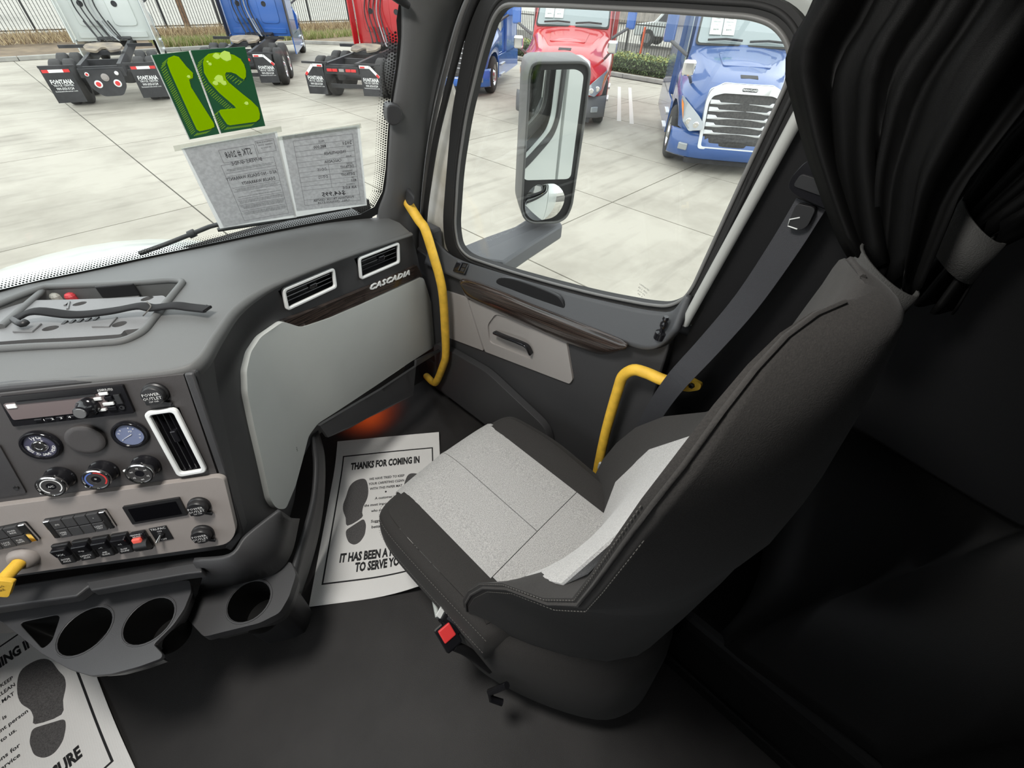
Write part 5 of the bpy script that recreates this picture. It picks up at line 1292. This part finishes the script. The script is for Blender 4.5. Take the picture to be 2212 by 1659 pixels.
# steel picket fence in panels
M_iron = mat('black_iron', (.018, .018, .018), .5)
def picket_fence(a, b, z, h, n_panel, lo, hi, label):
    """one welded fence run; pickets lo..hi are single parts, the far rest is joined"""
    A, B = Vector((*a, z)), Vector((*b, z)); d = B-A; L = d.length; e = d.normalized(); rz = math.atan2(e.y, e.x)
    t = thing('picket_fence', label, 'fence', A); M = Matrix.Translation(A) @ Matrix.Rotation(rz, 4, 'Z')
    for k in range(n_panel+1): box('post', (L*k/n_panel, 0, h/2+.06), (.08, .08, h+.12), M_iron, t, M=M)
    for zz_ in (.14, h-.14): box('rail', (L/2, 0, zz_), (L, .045, .045), M_iron, t, M=M)
    n = int(L/.14); s = .011; V_, F_ = [], []
    me_ = bpy.data.meshes.new('picket')
    me_.from_pydata([(x*s, y*s, zz_) for zz_ in (.03, h-.03) for x, y in ((-1, -1), (1, -1), (1, 1), (-1, 1))]+[(0, 0, h+.02)], [], [(0, 3, 2, 1), (0, 1, 5, 4), (1, 2, 6, 5), (2, 3, 7, 6), (3, 0, 4, 7), (4, 5, 8), (5, 6, 8), (6, 7, 8), (7, 4, 8)])
    me_.materials.append(M_iron)
    for k in range(1, n):
        x = L*k/n
        if lo <= x <= hi:
            o = bpy.data.objects.new('picket', me_); COL.objects.link(o); o.parent = t; o.location = e*x; o.rotation_euler.z = rz
        else:
            c = M @ Vector((x, 0, 0)); b0 = len(V_)
            V_ += [(c.x+x_*s, c.y+y_*s, c.z+zz_) for zz_ in (.03, h) for x_, y_ in ((-1, -1), (1, -1), (1, 1), (-1, 1))]
            F_ += [tuple(b0+q for q in f) for f in ((0, 1, 5, 4), (1, 2, 6, 5), (2, 3, 7, 6), (3, 0, 4, 7), (4, 5, 6, 7))]
    if V_: tag(mobj('far_pickets', V_, F_, M_iron, t), kind='stuff')
picket_fence((-5, 35), (28.6, 35), GZ+.38, 2.3, 12, 5, 27, 'tall black iron picket fence behind the dry brush')
picket_fence((24, 34.6), (24, 6.6), GZ+.15, 1.45, 10, 14, 26, 'low black iron picket fence beyond the hedge')
# beyond the fence
tr = thing('semi_trailer', 'white box trailer parked across the street', 'trailer', (2.2, 52, GZ))
box('body', (1.0, 53, GZ+2.6), (4.4, 2.6, 2.9), M_white, tr, .04); box('chassis', (1.0, 53, GZ+.95), (4.2, 1.0, .25), M_black, tr)
for x in (-.4, 2.4): lathe('wheel', [(.2, -.2), (.5, -.2), (.5, .2), (.2, .2)], Matrix.Translation((x, 51.9, GZ+.5)) @ Matrix.Rotation(math.pi/2, 4, 'X'), M_rubber, tr, seg=18)
pole = thing('utility_pole', 'brown wooden utility pole behind the fence', 'pole', (10.5, 36.6, GZ+.3))
lathe('shaft', [(.17, 0), (.15, 5), (.14, 8)], Matrix.Translation((10.5, 36.6, GZ+.25)), mat('pole_wood', (.20, .12, .07), .85, var=.25, vscale=9), pole, seg=12)
box('crossarm', (10.5, 36.6, GZ+7.6), (1.8, .1, .12), MATS['pole_wood'], pole)
sg = thing('street_sign', 'red banner sign with white letters behind the fence', 'sign', (16.7, 37.5, GZ))
M_red = mat('sign_red', (.62, .03, .05), .5)
box('board', (16.7, 37.5, .72), (2.0, .04, 1.1), M_red, sg); box('leg', (15.8, 37.5, -.4), (.07, .05, 2.1), M_white, sg); box('leg', (17.6, 37.5, -.4), (.07, .05, 2.1), M_white, sg)
text('sign_letters', 'COMING', lambda u, v, w: Vector((16.7+u, 37.47-w, .56+v)), M_whiteink, sg, size=.5, bold=.02, sx=.86)
fw_ = thing('board_fence', 'weathered grey timber screen across the street', 'fence', (46, 20, GZ))
M_board = mat('weathered_board', (.22, .19, .155), .9, var=.3, vscale=2)
for k in range(56): box('board', (46+.01*(k % 2), 8+.5*k, GZ+1.6), (.06, .46, 3.2+.08*(k % 3)), M_board, fw_)
cone = thing('marker_post', 'orange marker post behind the side fence', 'post', on_x(1384, 110, 25.5))
cz = on_x(1384, 112, 25.5)
lathe('post', [(.06, 0), (.06, 1.25), (.05, 1.3)], Matrix.Translation((cz.x, cz.y, GZ)), mat('marker_orange', (.75, .10, .02), .5), cone, seg=10)
# white pickup beyond the side fence
pk = thing('pickup_truck', 'white pickup truck parked beyond the side fence', 'pickup truck', (31.5, 16.0, GZ))
PM = Matrix.Translation((31.5, 16.0, GZ+.05)) @ Matrix.Rotation(R_(100), 4, 'Z')
prof = [(-2.7, .55), (-2.7, 1.05), (-1.0, 1.12), (-.85, 1.15), (-.45, 1.78), (.9, 1.80), (1.45, 1.22), (2.55, 1.05), (2.65, .8), (2.65, .5)]
prism('body', [PM @ Vector((x, -.95, z)) for x, z in prof], PM.to_3x3() @ Vector((0, 1.9, 0)), M_white, pk, bevel=.06)
for x in (-1.75, 1.7):
    for y in (-.9, .9):
        w = lathe('wheel', [(.18, -.13), (.42, -.13), (.44, 0), (.42, .13), (.18, .13)], PM @ Matrix.Translation((x, y, .42)) @ Matrix.Rotation(math.pi/2, 4, 'X'), M_rubber, pk, seg=18)
        lathe('rim', [(.24, -.135), (.22, -.1), (.22, .1), (.24, .135)], PM @ Matrix.Translation((x, y, .42)) @ Matrix.Rotation(math.pi/2, 4, 'X'), M_seal, w, seg=14)
for y in (-.96, .96): prism('side_window', [PM @ Vector((x, y, z)) for x, z in ((-.7, 1.2), (-.4, 1.68), (.8, 1.70), (1.2, 1.25))], PM.to_3x3() @ Vector((0, .02, 0)), M_gloss, pk)
# ------------------------------------------------------------------ other tractors in the yard (local axes: x right, y forward, z up; origin under the bumper)
M_tire = mat('tyre_rubber', (.030, .029, .028), .8, bump=.4, bscale=60, var=.25, vscale=5)
M_rim = mat('alloy_rim', (.55, .56, .57), .25, metal=.8)
M_frame = mat('chassis_black', (.022, .022, .024), .6, var=.3, vscale=6)
M_mesh = mat('grille_mesh', (.06, .058, .055), .6, color2=(.03, .03, .03), vscale=25)
M_head = mat('headlamp_lens', (.30, .32, .33), .15, metal=.2, coat=1)
M_bar = mat('bright_bar', (.72, .74, .75), .3, metal=.3)
M_plast = mat('bumper_grey', (.10, .10, .105), .6)
M_amber = mat('amber_lens', (.75, .22, .03), .3)
M_redl = mat('red_lens', (.60, .03, .03), .3)
M_screen = mat('truck_windscreen', (.24, .29, .29), .06, coat=1)
M_dust = mat('dusty_steel', (.30, .25, .18), .8, color2=(.14, .12, .10), vscale=4)
M_hose = mat('grey_hose', (.32, .33, .33), .5)
PAINT = {'white': mat('truck_white', (.60, .63, .60), .25, coat=.6), 'blue': mat('truck_blue', (.035, .135, .46), .22, coat=.8), 'sky': mat('truck_mid_blue', (.035, .092, .27), .25, coat=.8), 'red': mat('truck_red', (.52, .010, .016), .22, coat=.8)}
def ring_sec(y, wf, zb, zm, ws, zs, wt, zt):
    h = [(wf*.97, zb), (wf, (zb+zm)/2), (wf, zm), (wf*.96, zm+(zs-zm)*.28), (ws*1.06, zs-(zs-zm)*.14), (ws, zs), (ws*.96, zs+(zt-zs)*.35), (wt, zt), (wt*.5, zt+.03), (0, zt+.04)]
    return [Vector((-x, y, z)) for x, z in h]+[Vector((x, y, z)) for x, z in h[-2::-1]]
HT = [(-.25, .90, .72, 1.12, .60, 1.50, .50, 1.56), (-.36, 1.0, .74, 1.18, .64, 1.54, .53, 1.62), (-.62, 1.12, .78, 1.26, .70, 1.62, .56, 1.70), (-.74, 1.16, 1.0, 1.30, .73, 1.65, .58, 1.73), (-.92, 1.19, 1.11, 1.34, .76, 1.70, .60, 1.77), (-1.25, 1.20, 1.15, 1.40, .82, 1.79, .64, 1.86), (-1.58, 1.20, 1.11, 1.44, .88, 1.87, .70, 1.94), (-1.76, 1.20, 1.0, 1.46, .92, 1.92, .74, 1.99), (-1.90, 1.19, .80, 1.48, .96, 1.96, .78, 2.03)]
def hood_pt(x, y):
    for a, b in zip(HT, HT[1:]):
        if y >= b[0]-1e-6:
            t = (y-a[0])/(b[0]-a[0]); t = max(0, min(1, t)); r = [p+(q-p)*t for p, q in zip(a, b)]; break
    else: r = list(HT[-1])
    wt, zt = r[6], r[7]; k = min(1, abs(x)/wt); return Vector((x, y, zt+.04-.04*k*k))
def tyre(par, x, y, z=.52, w=.30, rim=True, side=1):
    M = Matrix.Translation((x, y, z)) @ Matrix.Rotation(math.pi/2, 4, 'Y')
    t = lathe('wheel', [(.30, -w/2), (.46, -w/2), (.505, -w/2+.03), (.52, -w*.3), (.52, w*.3), (.505, w/2-.03), (.46, w/2), (.30, w/2)], M, M_tire, par, seg=28, cap=False)
    if rim:
        s = side
        lathe('rim', [(.31, s*w*.48), (.28, s*w*.40), (.26, s*w*.20), (.16, s*w*.30), (.10, s*w*.55), (.001, s*w*.56)], M, M_rim, t, seg=20, cap=False)
        for k in range(8): a = k*math.pi/4; lathe('wheel_nut', [(.016, 0), (.016, .04)], M @ Matrix.Translation((.19*math.cos(a), .19*math.sin(a), s*w*.26)) @ (Matrix.Identity(4) if s > 0 else Matrix.Rotation(math.pi, 4, 'X')), M_frame, t, seg=6)
    return t
def tractor(label, paint, pos, heading, front=True, rear=True, bumper=None, back_len=2.85, flap='square', group=None, nm='semi_tractor'):
    P = PAINT[paint]; t = thing(nm, label, 'truck', (0, 0, 0), group)
    # hood and fenders
    hood_o = gridobj('hood', [ring_sec(*r) for r in HT], P, t, auto=55, cap=True)
    if front:
        hp_ = roundpoly([(-.46, -.95), (.46, -.95), (.52, -1.55), (.30, -1.66), (-.30, -1.66), (-.52, -1.55)], .08)
        sheet('hood_panel', hp_, lambda u, v, w: hood_pt(u, v)+Vector((0, 0, w)), P, hood_o, step=.12, thick=.018, bevel=.008)
        sheet('hood_vent', rect(-.16, -.56, .16, -.44), lambda u, v, w: hood_pt(u, v)+Vector((0, 0, w)), M_frame, hood_o, step=.1, thick=.006)
        # grille
        gy_ = lambda z: -.02-(z-.55)*.10
        go = [(-.66, .50), (.66, .50), (.73, 1.32), (.69, 1.50), (.46, 1.62), (-.46, 1.62), (-.69, 1.50), (-.73, 1.32)]
        gfn_ = lambda u, v, w: Vector((u, gy_(v)+w-.06*(u/.66)**2, v))
        grl = sheet('grille_mesh', roundpoly(go, .05), lambda u, v, w: gfn_(u, v, w-.06), M_mesh, t, step=.15, thick=.03)
        sheet('grille_frame', roundpoly(go, .06), lambda u, v, w: gfn_(u, v, w-.20), M_bar, grl, holes=[roundpoly([(-.60, .545), (.60, .545), (.67, 1.28), (.63, 1.41), (.44, 1.47), (-.44, 1.47), (-.63, 1.41), (-.67, 1.28)], .05)], step=.15, thick=.21, bevel=.012)
        for z in (.80, .93, 1.06, 1.19, 1.31):
            w2 = .62+.05*(z-.8)
            sheet('grille_bar', [(-w2, z+.042), (-w2*.76, z+.042), (-w2*.70, z+.008), (w2*.70, z+.008), (w2*.76, z+.042), (w2, z+.042), (w2, z-.032), (-w2, z-.032)], lambda u, v, w: gfn_(u, v, w-.045), M_bar, grl, step=.2, thick=.045, bevel=.006)
        sheet('lower_grille', roundpoly([(-.56, .60), (.56, .60), (.57, .74), (-.57, .74)], .02), lambda u, v, w: gfn_(u, v, w-.03), M_mesh, grl, step=.15, thick=.02)
        bd = sheet('badge', rrect(.32, .085, .042, 6), lambda u, v, w: gfn_(u, v+1.545, w+.008), M_chrome, t, thick=.012)
        sheet('badge_field', rrect(.29, .062, .031, 6), lambda u, v, w: gfn_(u, v+1.545, w+.020), M_frame, bd, thick=.003)
        text('badge_name', 'FREIGHTLINER', lambda u, v, w: gfn_(-u, v+1.545, w+.023), M_whiteink, bd, size=.046, bold=.02, shear=.15, sx=.92, h=.002)
        # bumper with fog lamps
        bp = PAINT[bumper] if bumper in PAINT else (M_plast if bumper else P)
        rows_ = []
        bx = [-1.22, -1.18, -1.05, -.80, -.5, -.2, .2, .5, .80, 1.05, 1.18, 1.22]
        for z, o in ((.28, -.10), (.32, -.02), (.50, .0), (.70, -.03), (.78, -.10)):
            rows_.append([Vector((x, o-.05-.42*max(0, (abs(x)-.55)/.67)**2.2-(.5 if abs(x) > 1.2 else 0)*0, z)) for x in bx])
        bmp = gridobj('bumper', rows_, bp, t, solid=.04)
        box('air_dam', (0, -.2, .25), (1.7, .1, .10), M_frame, bmp)
        for s in (-1, 1):
            Mf = Matrix.Translation((s*.93, -.20, .50)) @ Matrix.Rotation(s*-.55, 4, 'Z')
            box('fog_lamp', (0, .03, 0), (.20, .06, .13), M_head, bmp, .02, M=Mf)
            # headlamp: swept-back lens on the fender corner
            hl_ = [(.68, .86), (.92, .80), (1.06, .93), (1.14, 1.20), (1.15, 1.33), (1.02, 1.24), (.80, 1.08), (.70, .98)]
            hfn = lambda u, v, w, s=s: Vector((s*u, -.02-.55*max(0, (u-.70)/.5)**1.8-(v-.9)*.30+w, v))
            hl = sheet('headlamp', roundpoly(hl_, .03), lambda u, v, w: hfn(u, v, w-.02), M_head, t, step=.06, thick=.06, bevel=.01)
            for (u, v) in ((.82, .93), (.96, .96)):
                c = hfn(u, v, .045); lathe('lamp', [(.055, 0), (.058, .02), (.045, .025), (.001, .015)], frame_of(c, Vector((1, 0, 0)), Vector((0, 0, -1)), Vector((0, 1, 0))), M_chrome, hl, seg=16)
            sheet('turn_signal', roundpoly([(1.06, .96), (1.13, 1.18), (1.15, 1.28), (1.10, 1.20)], .01), lambda u, v, w: hfn(u, v, w+.042), M_amber, hl, thick=.008)
            # hood mirror
            base = Vector((s*1.02, -.85, 1.52)); top = Vector((s*1.18, -.40, 1.80))
            arm = tube('hood_mirror_arm', [base, base+Vector((s*.03, .12, .04)), Vector((s*1.12, -.48, 1.66)), top+Vector((0, -.03, -.10))], .030, M_plast, t, n=8, sm=3)
            box('hood_mirror', top, (.24, .12, .26), M_chrome, arm, .05, seg=3)
            # wipers
        for x in (-.45, .40): tube('wiper', [Vector((x+d_, -1.86-(z_-2.02)*.77+.09, z_+.03)) for d_, z_ in ((-.34, 2.12), (0, 2.135), (.36, 2.11))], .020, M_frame, t, n=6)
    for s in (-1, 1): tyre(t, s*1.04, -1.25, rim=True, side=s)
    # cab
    cabp = [Vector((-1.06, -1.85, .95)), Vector((1.06, -1.85, .95)), Vector((1.10, -3.1, .85)), Vector((-1.10, -3.1, .85))]
    cr = []
    for z, yf, w in ((.80, -1.84, 1.10), (1.5, -1.84, 1.10), (2.02, -1.86, 1.04), (2.85, -2.50, .98), (3.1, -2.7, .95)):
        cr.append([Vector((-w, yf-.06, z)), Vector((-w*.6, yf+.0, z)), Vector((0, yf+.03, z)), Vector((w*.6, yf, z)), Vector((w, yf-.06, z)), Vector((w, -3.12, z)), Vector((-w, -3.12, z))])
    cab = gridobj('cab', cr, P, t, smooth=False, closed_u=True)
    wsf = lambda u, v, w: Vector((u, -1.86-(v-2.02)*.77+w*.8+.03*(1-(u/1.0)**2), v+w*.6))
    ws_ = sheet('windscreen', roundpoly([(-.96, 2.07), (.96, 2.07), (.90, 2.80), (-.90, 2.80)], .07), lambda u, v, w: wsf(u, v, w+.01), M_screen, t, step=.2, thick=.012)
    sheet('windscreen_seal', roundpoly([(-1.0, 2.04), (1.0, 2.04), (.94, 2.84), (-.94, 2.84)], .08), lambda u, v, w: wsf(u, v, w+.004), M_rubber, ws_, holes=[roundpoly([(-.96, 2.07), (.96, 2.07), (.90, 2.80), (-.90, 2.80)], .07)], step=.2, thick=.012)
    for s in (-1, 1):
        prism('side_window', [Vector((s*1.085, y, z)) for y, z in ((-2.05, 1.75), (-2.25, 2.5), (-2.95, 2.55), (-2.95, 1.72), (-2.5, 1.60))], (s*.015, 0, 0), M_screen, cab)
        prism('door', [Vector((s*1.10, y, z)) for y, z in ((-2.0, 1.0), (-2.0, 1.68), (-2.5, 1.55), (-2.98, 1.66), (-3.0, 1.0))], (s*.015, 0, 0), P, cab)
        dm = box('door_mirror', (s*1.55, -2.0, 2.45), (.24, .14, .80), P if paint != 'red' else PAINT['blue'], t, .05, seg=3)
        tube('mirror_arm', [Vector((s*1.10, -1.95, 1.85)), Vector((s*1.35, -1.90, 2.0)), Vector((s*1.53, -1.98, 2.10))], .035, M_plast, dm, n=8)
        sf = sheet('side_fairing', roundpoly([(-1.85, .36), (-1.85, .85), (-1.95, 1.0), (-5.3, 1.0), (-5.3, .36)], .04), lambda u, v, w: Vector((s*(1.16+w), u, v)), P, t, thick=.04, bevel=.01)
        for z in (.42, .72): box('step', (s*1.19, -2.35, z), (.12, .62, .06), M_rim, sf, .01)
    # sleeper
    slp = gridobj('sleeper', [[Vector((sx*w, y, z)) for sx, y in ((-1, yf), (1, yf), (1, -4.95), (.94, -5.10), (-.94, -5.10), (-1, -4.95))] for z, w, yf in ((.95, 1.20, -3.08), (2.9, 1.20, -3.08), (3.5, 1.16, -3.3), (3.95, 1.05, -3.8))], P, t, smooth=False, closed_u=True, cap=True)
    if rear:
        yb = -5.10
        for (x0, x1, z0, z1) in ((-.85, -.15, 1.35, 2.35), (.15, .85, 1.35, 2.35)):
            sheet('back_panel', roundpoly([(x0, z0), (x1-.15*(x0 < 0)*0, z0), (x1, z1), (x0, z1)], .16), lambda u, v, w: Vector((u, yb-w, v)), P, slp, thick=.03, bevel=.015)
        sheet('back_sill', rrect(2.0, .16, .03), lambda u, v, w: Vector((u, yb-w, 1.12+v)), P, slp, thick=.05, bevel=.015)
        for x in (-.55, .40): lathe('round_port', [(.085, 0), (.085, .012), (.065, .012), (.06, .004), (.001, .004)], frame_of((x, yb-.03, 1.95), Vector((1, 0, 0)), Vector((0, 0, 1)), Vector((0, -1, 0))), M_frame, slp, seg=18)
        for s in (-1, 1): box('side_extender', (s*1.19, yb-.25, 2.3), (.04, .5, 2.7), P if paint != 'blue' else M_frame, slp, .01)
        for k, (x0, x1, mm) in enumerate(((-.30, -.10, M_frame), (-.18, .05, M_hose), (-.05, .20, M_frame), (-.62, -.48, M_frame), (-.46, -.30, M_frame))):
            tube('air_hose', [Vector((x0, yb-.03, 2.45)), Vector((x0-.1, yb-.20, 1.9)), Vector((x0+.1, yb-.45, 1.25)), Vector((x1+.1, yb-.9, 1.02)), Vector((x1, yb-.5, 1.1)), Vector((x1-.2, yb-.1, 1.5))], .022, mm, t, n=6, sm=5)
        ye = yb-back_len; ax = (ye+1.3, ye+2.65); fwy = ye+2.4
        for s in (-1, 1): box('frame_rail', (s*.43, (yb+ye)/2+.6, .90), (.09, back_len+1.2, .26), M_frame, t)
        for y in (ye+.05, ye+1.35, yb+.1): box('cross_member', (0, y, .88), (.80, .08, .22), M_frame, t)
        box('deck_plate', (0, yb-.45, 1.06), (.95, .7, .03), M_frame, t)
        box('quarter_bar', (-.86, ax[1]+.62, 1.12), (.66, .06, .08), M_frame, t); box('quarter_bar', (.86, ax[1]+.62, 1.12), (.66, .06, .08), M_frame, t)
        fw5 = [(-.42, .36), (-.20, .46), (.20, .46), (.42, .36), (.48, .05), (.40, -.32), (.16, -.46), (.05, -.08), (-.05, -.08), (-.16, -.46), (-.40, -.32), (-.48, .05)]
        sheet('fifth_wheel', roundpoly(fw5, .05), lambda u, v, w: Vector((u, fwy+v, 1.13+w-.10*v*0+.12*v)), M_dust, t, thick=.05, bevel=.01)
        box('fifth_wheel_base', (0, fwy, 1.05), (.7, .5, .10), M_frame, t)
        for y in ax:
            tube('axle', [Vector((-1.0, y, .52)), Vector((1.0, y, .52))], .09, M_frame, t, n=10)
            for s in (-1, 1):
                tyre(t, s*.80, y, w=.27, rim=False); tyre(t, s*1.11, y, w=.27, rim=True, side=s)
                lathe('air_spring', [(.11, 0), (.13, .08), (.11, .16), (.13, .24), (.11, .30)], Matrix.Translation((s*.43, y-.35, .48)), M_tire, t, seg=14)
        # tail: light bar and mud flaps
        box('tail_bar', (0, ye-.02, .86), (1.0, .05, .20), M_frame, t, .01)
        if flap == 'square':
            sheet('tail_plate', roundpoly([(-.42, .92), (.42, .92), (.40, .55), (.22, .34), (-.22, .34), (-.40, .55)], .08), lambda u, v, w: Vector((u, ye-.06-w, v)), M_frame, t, thick=.02)
            for x, z, r, mm in ((-.20, .62, .085, M_redl), (.22, .62, .085, M_redl), (.01, .76, .085, M_taupe), (-.34, .84, .045, M_redl), (.30, .84, .045, M_whiteink)):
                Mx = frame_of((x, ye-.08, z), Vector((1, 0, 0)), Vector((0, 0, 1)), Vector((0, -1, 0)))
                l_ = lathe('tail_lamp', [(r, 0), (r, .02), (r*.65, .03), (.001, .03)], Mx, M_whiteink if mm == M_redl else mm, t, seg=18)
                lathe('lens', [(r*.66, .028), (r*.6, .038), (.001, .04)], Mx, mm, l_, seg=18)
        else:
            for x, mm in ((-.36, M_redl), (-.20, M_redl), (.0, M_taupe), (.20, M_redl), (.36, M_redl)): box('tail_lamp', (x, ye-.06, .86), (.15, .03, .07), mm, t, .008)
            box('lower_bar', (0, ye+.3, .42), (1.1, .06, .10), M_frame, t)
        for s in (-1, 1):
            xc = s*(.94 if flap == 'square' else .84); yf = ye-.05
            box('flap_hanger', (xc-s*.05, yf+.03, 1.02), (.74, .05, .05), M_frame, t)
            fo_ = rect(xc-.305, .25, xc+.305, 1.0) if flap == 'square' else ([(xc-.29, .25), (xc+.29, .25), (xc+.29, .74), (xc+.02, 1.0), (xc-.29, 1.0)] if s > 0 else [(xc-.29, .25), (xc+.29, .25), (xc+.29, 1.0), (xc-.02, 1.0), (xc-.29, .74)])
            fl_ = sheet('mud_flap', fo_, lambda u, v, w: Vector((u, yf-w, v)), M_frame, t, thick=.012)
            ffl = lambda u, v, w: Vector((xc+u, yf-.012-w, v))
            if flap == 'square':
                for x0, x1, mm in ((-.28, -.15, M_redl), (-.15, .15, M_whiteink), (.15, .28, M_redl)): sheet('reflector', rect(x0, .90, x1, .965), ffl, mm, fl_, thick=.003)
            else:
                sheet('reflector', [(s*-.29, .93), (s*0.0, .93), (s*.0, 1.0), (s*-.29, 1.0)], ffl, M_whiteink, fl_, thick=.003)
                sheet('reflector', [(s*.0, .93), (s*.24, .70), (s*.29, .75), (s*.02, 1.0)], ffl, M_whiteink, fl_, thick=.003)
                sheet('reflector', rect(*sorted((s*-.27, s*-.13))[:1], .935, sorted((s*-.27, s*-.13))[1], .975), ffl, M_redl, fl_, thick=.005)
                sheet('reflector', [(s*.17, .765), (s*.24, .70), (s*.28, .75), (s*.21, .815)], ffl, M_redl, fl_, thick=.005)
            for sz, v, b_, s_, w_ in ((.13, .70, .03, 'FONTANA', .46), (.06, .625, .01, 'TRUCK CENTER', .42), (.075, .555, .02, '909-333-5124', .36), (.045, .50, .005, 'fontanatruckcenter.com', .46)):
                if flap != 'square': v -= .05
                vs, _ = text_mesh(s_, sz, b_, 0, 1, 'CENTER', 0, 1); w = max(p.x for p in vs)-min(p.x for p in vs)
                text('flap_print', s_, ffl, M_whiteink, fl_, at=(0, v), size=sz, bold=b_, sx=w_/w, res=1, h=.002)
    t.location = pos; t.rotation_euler.z = heading
    return t
def hd(az): return -R_(az)
def place_rear(center, az, back_len):
    f = Vector((math.sin(R_(az)), math.cos(R_(az)), 0)); return Vector((*center, GZ))+f*(5.10+back_len+.05)
T1 = tractor('white tractor seen from behind with square mud flaps and round tail lamps', 'white', place_rear((2.56, 17.5), 16, 6.6), hd(16), front=False, back_len=6.6, flap='square')
T2 = tractor('bright blue tractor seen from behind between the white and red ones', 'blue', place_rear((6.15, 18.0), 31, 6.0), hd(31), front=False, back_len=6.0, flap='cut')
T3 = tractor('red tractor seen from behind beside the windshield pillar', 'red', place_rear((7.75, 14.36), 50, 5.2), hd(50), front=False, back_len=5.2, flap='cut')
T4 = tractor('mid blue tractor facing the cab with chrome grille and blue bumper', 'sky', Vector((10.15, 3.45, GZ)), R_(122.4), rear=False)
T5 = tractor('red tractor facing the cab with chrome grille and grey bumper', 'red', Vector((10.45, 8.3, GZ)), R_(122.4), rear=False, bumper='grey')
T6 = tractor('blue tractor parked beyond the red tractor facing the cab', 'blue', Vector((11.0, 13.3, GZ)), R_(122.4), rear=False)
# price sheets in the windscreens of the two facing tractors
def screen_sheet(T, label, x):
    M = Matrix.Translation(T.location) @ Matrix.Rotation(T.rotation_euler.z, 4, 'Z')
    f = lambda u, v, w: M @ Vector((x-u, -1.86-(v-2.02)*.77+(w+.035)*.8+.03, v+(w+.035)*.6))
    c = f(0, 2.2, 0); t = thing('price_sheet', label, 'paper sheet', c)
    M_sheetb = mat('bright_paper', (.55, .58, .55), .7)
    for k, u0 in enumerate((-.25, .01)):
        s = sheet('sheet', rect(u0, 2.20, u0+.24, 2.54), f, M_sheetb, t, thick=.003)
        text_lines('print', [('2021   485,000', u0+.12, 2.50, .026), ('CASCADIA', u0+.12, 2.45, .022), ('DETROIT DD15', u0+.12, 2.40, .022), ('DT-12', u0+.12, 2.35, .022), ('$64,995', u0+.12, 2.28, .034)], lambda u, v, w: f(u, v, w+.003), M_print, s, h=.002)
screen_sheet(T4, 'pair of white price sheets in the windscreen of the blue tractor', .50)
screen_sheet(T5, 'pair of white price sheets in the windscreen of the red tractor', .52)
M4 = Matrix.Translation(T4.location) @ Matrix.Rotation(T4.rotation_euler.z, 4, 'Z')
nc4 = thing('number_card', 'lime year card in the windscreen of the blue tractor', 'number card', M4 @ Vector((.28, -2.3, 2.62)))
f4 = lambda u, v, w: M4 @ Vector((.34-u, -1.86-(v-2.02)*.77+(w+.035)*.8+.03, v+(w+.035)*.6))
for du in (-.13, .13): sheet('digit_card', rect(du-.11, 2.60, du+.11, 2.74), f4, M_lime, nc4, thick=.003)
# ------------------------------------------------------------------ added overhead fill lamp, footwell lamp
M_lamp = mat('fill_lamp_lens', (.9, .9, .85), .4, emit=(1, .97, .92), estr=3)
def add_fill_lamp(x, y, z, power, size):  # unseen overhead lamp put in to brighten the cab interior
    t = thing('fill_lamp', 'added round white fill lamp, out of view, on the headliner over the %s' % ('windshield header' if y > .3 else 'aisle'), 'lamp', (x, y, z))
    lathe('lens', [(.001, -.014), (.15, -.012), (.17, 0)], Matrix.Translation((x, y, z)), M_lamp, t)
    lathe('bezel', [(.17, -.002), (.174, -.010), (.184, -.010), (.19, 0)], Matrix.Translation((x, y, z)), M_black, t, cap=False)
    ld = bpy.data.lights.new('fill_light', 'AREA'); ld.shape = 'DISK'; ld.size = size; ld.energy = power; ld.color = (1, .97, .92)
    lo = bpy.data.objects.new('fill_light', ld); lo.location = (x, y, z-.018); link(lo, t)
add_fill_lamp(-.1, .55, 2.2, 25, .33)
# amber footwell lamp under the dash
fw = thing('footwell_lamp', 'small amber lamp under the dashboard above the footwell', 'lamp', (.60, 1.53, .22))
lathe('lens', [(.012, 0), (.010, -.006), (.001, -.008)], Matrix.Translation((.60, 1.53, .20)), mat('amber_lamp_lens', (.9, .2, .02), .3, emit=(1, .18, .01), estr=8), fw, seg=16)
box('lamp_base', (.60, 1.53, .22), (.05, .03, .03), M_black, fw, .004)
ld = bpy.data.lights.new('footwell_light', 'SPOT'); ld.energy = 6; ld.color = (1, .11, .003); ld.spot_size = R_(100); ld.spot_blend = 1; ld.shadow_soft_size = .008
lo = bpy.data.objects.new('footwell_light', ld); lo.location = (.60, 1.53, .188); link(lo, fw)
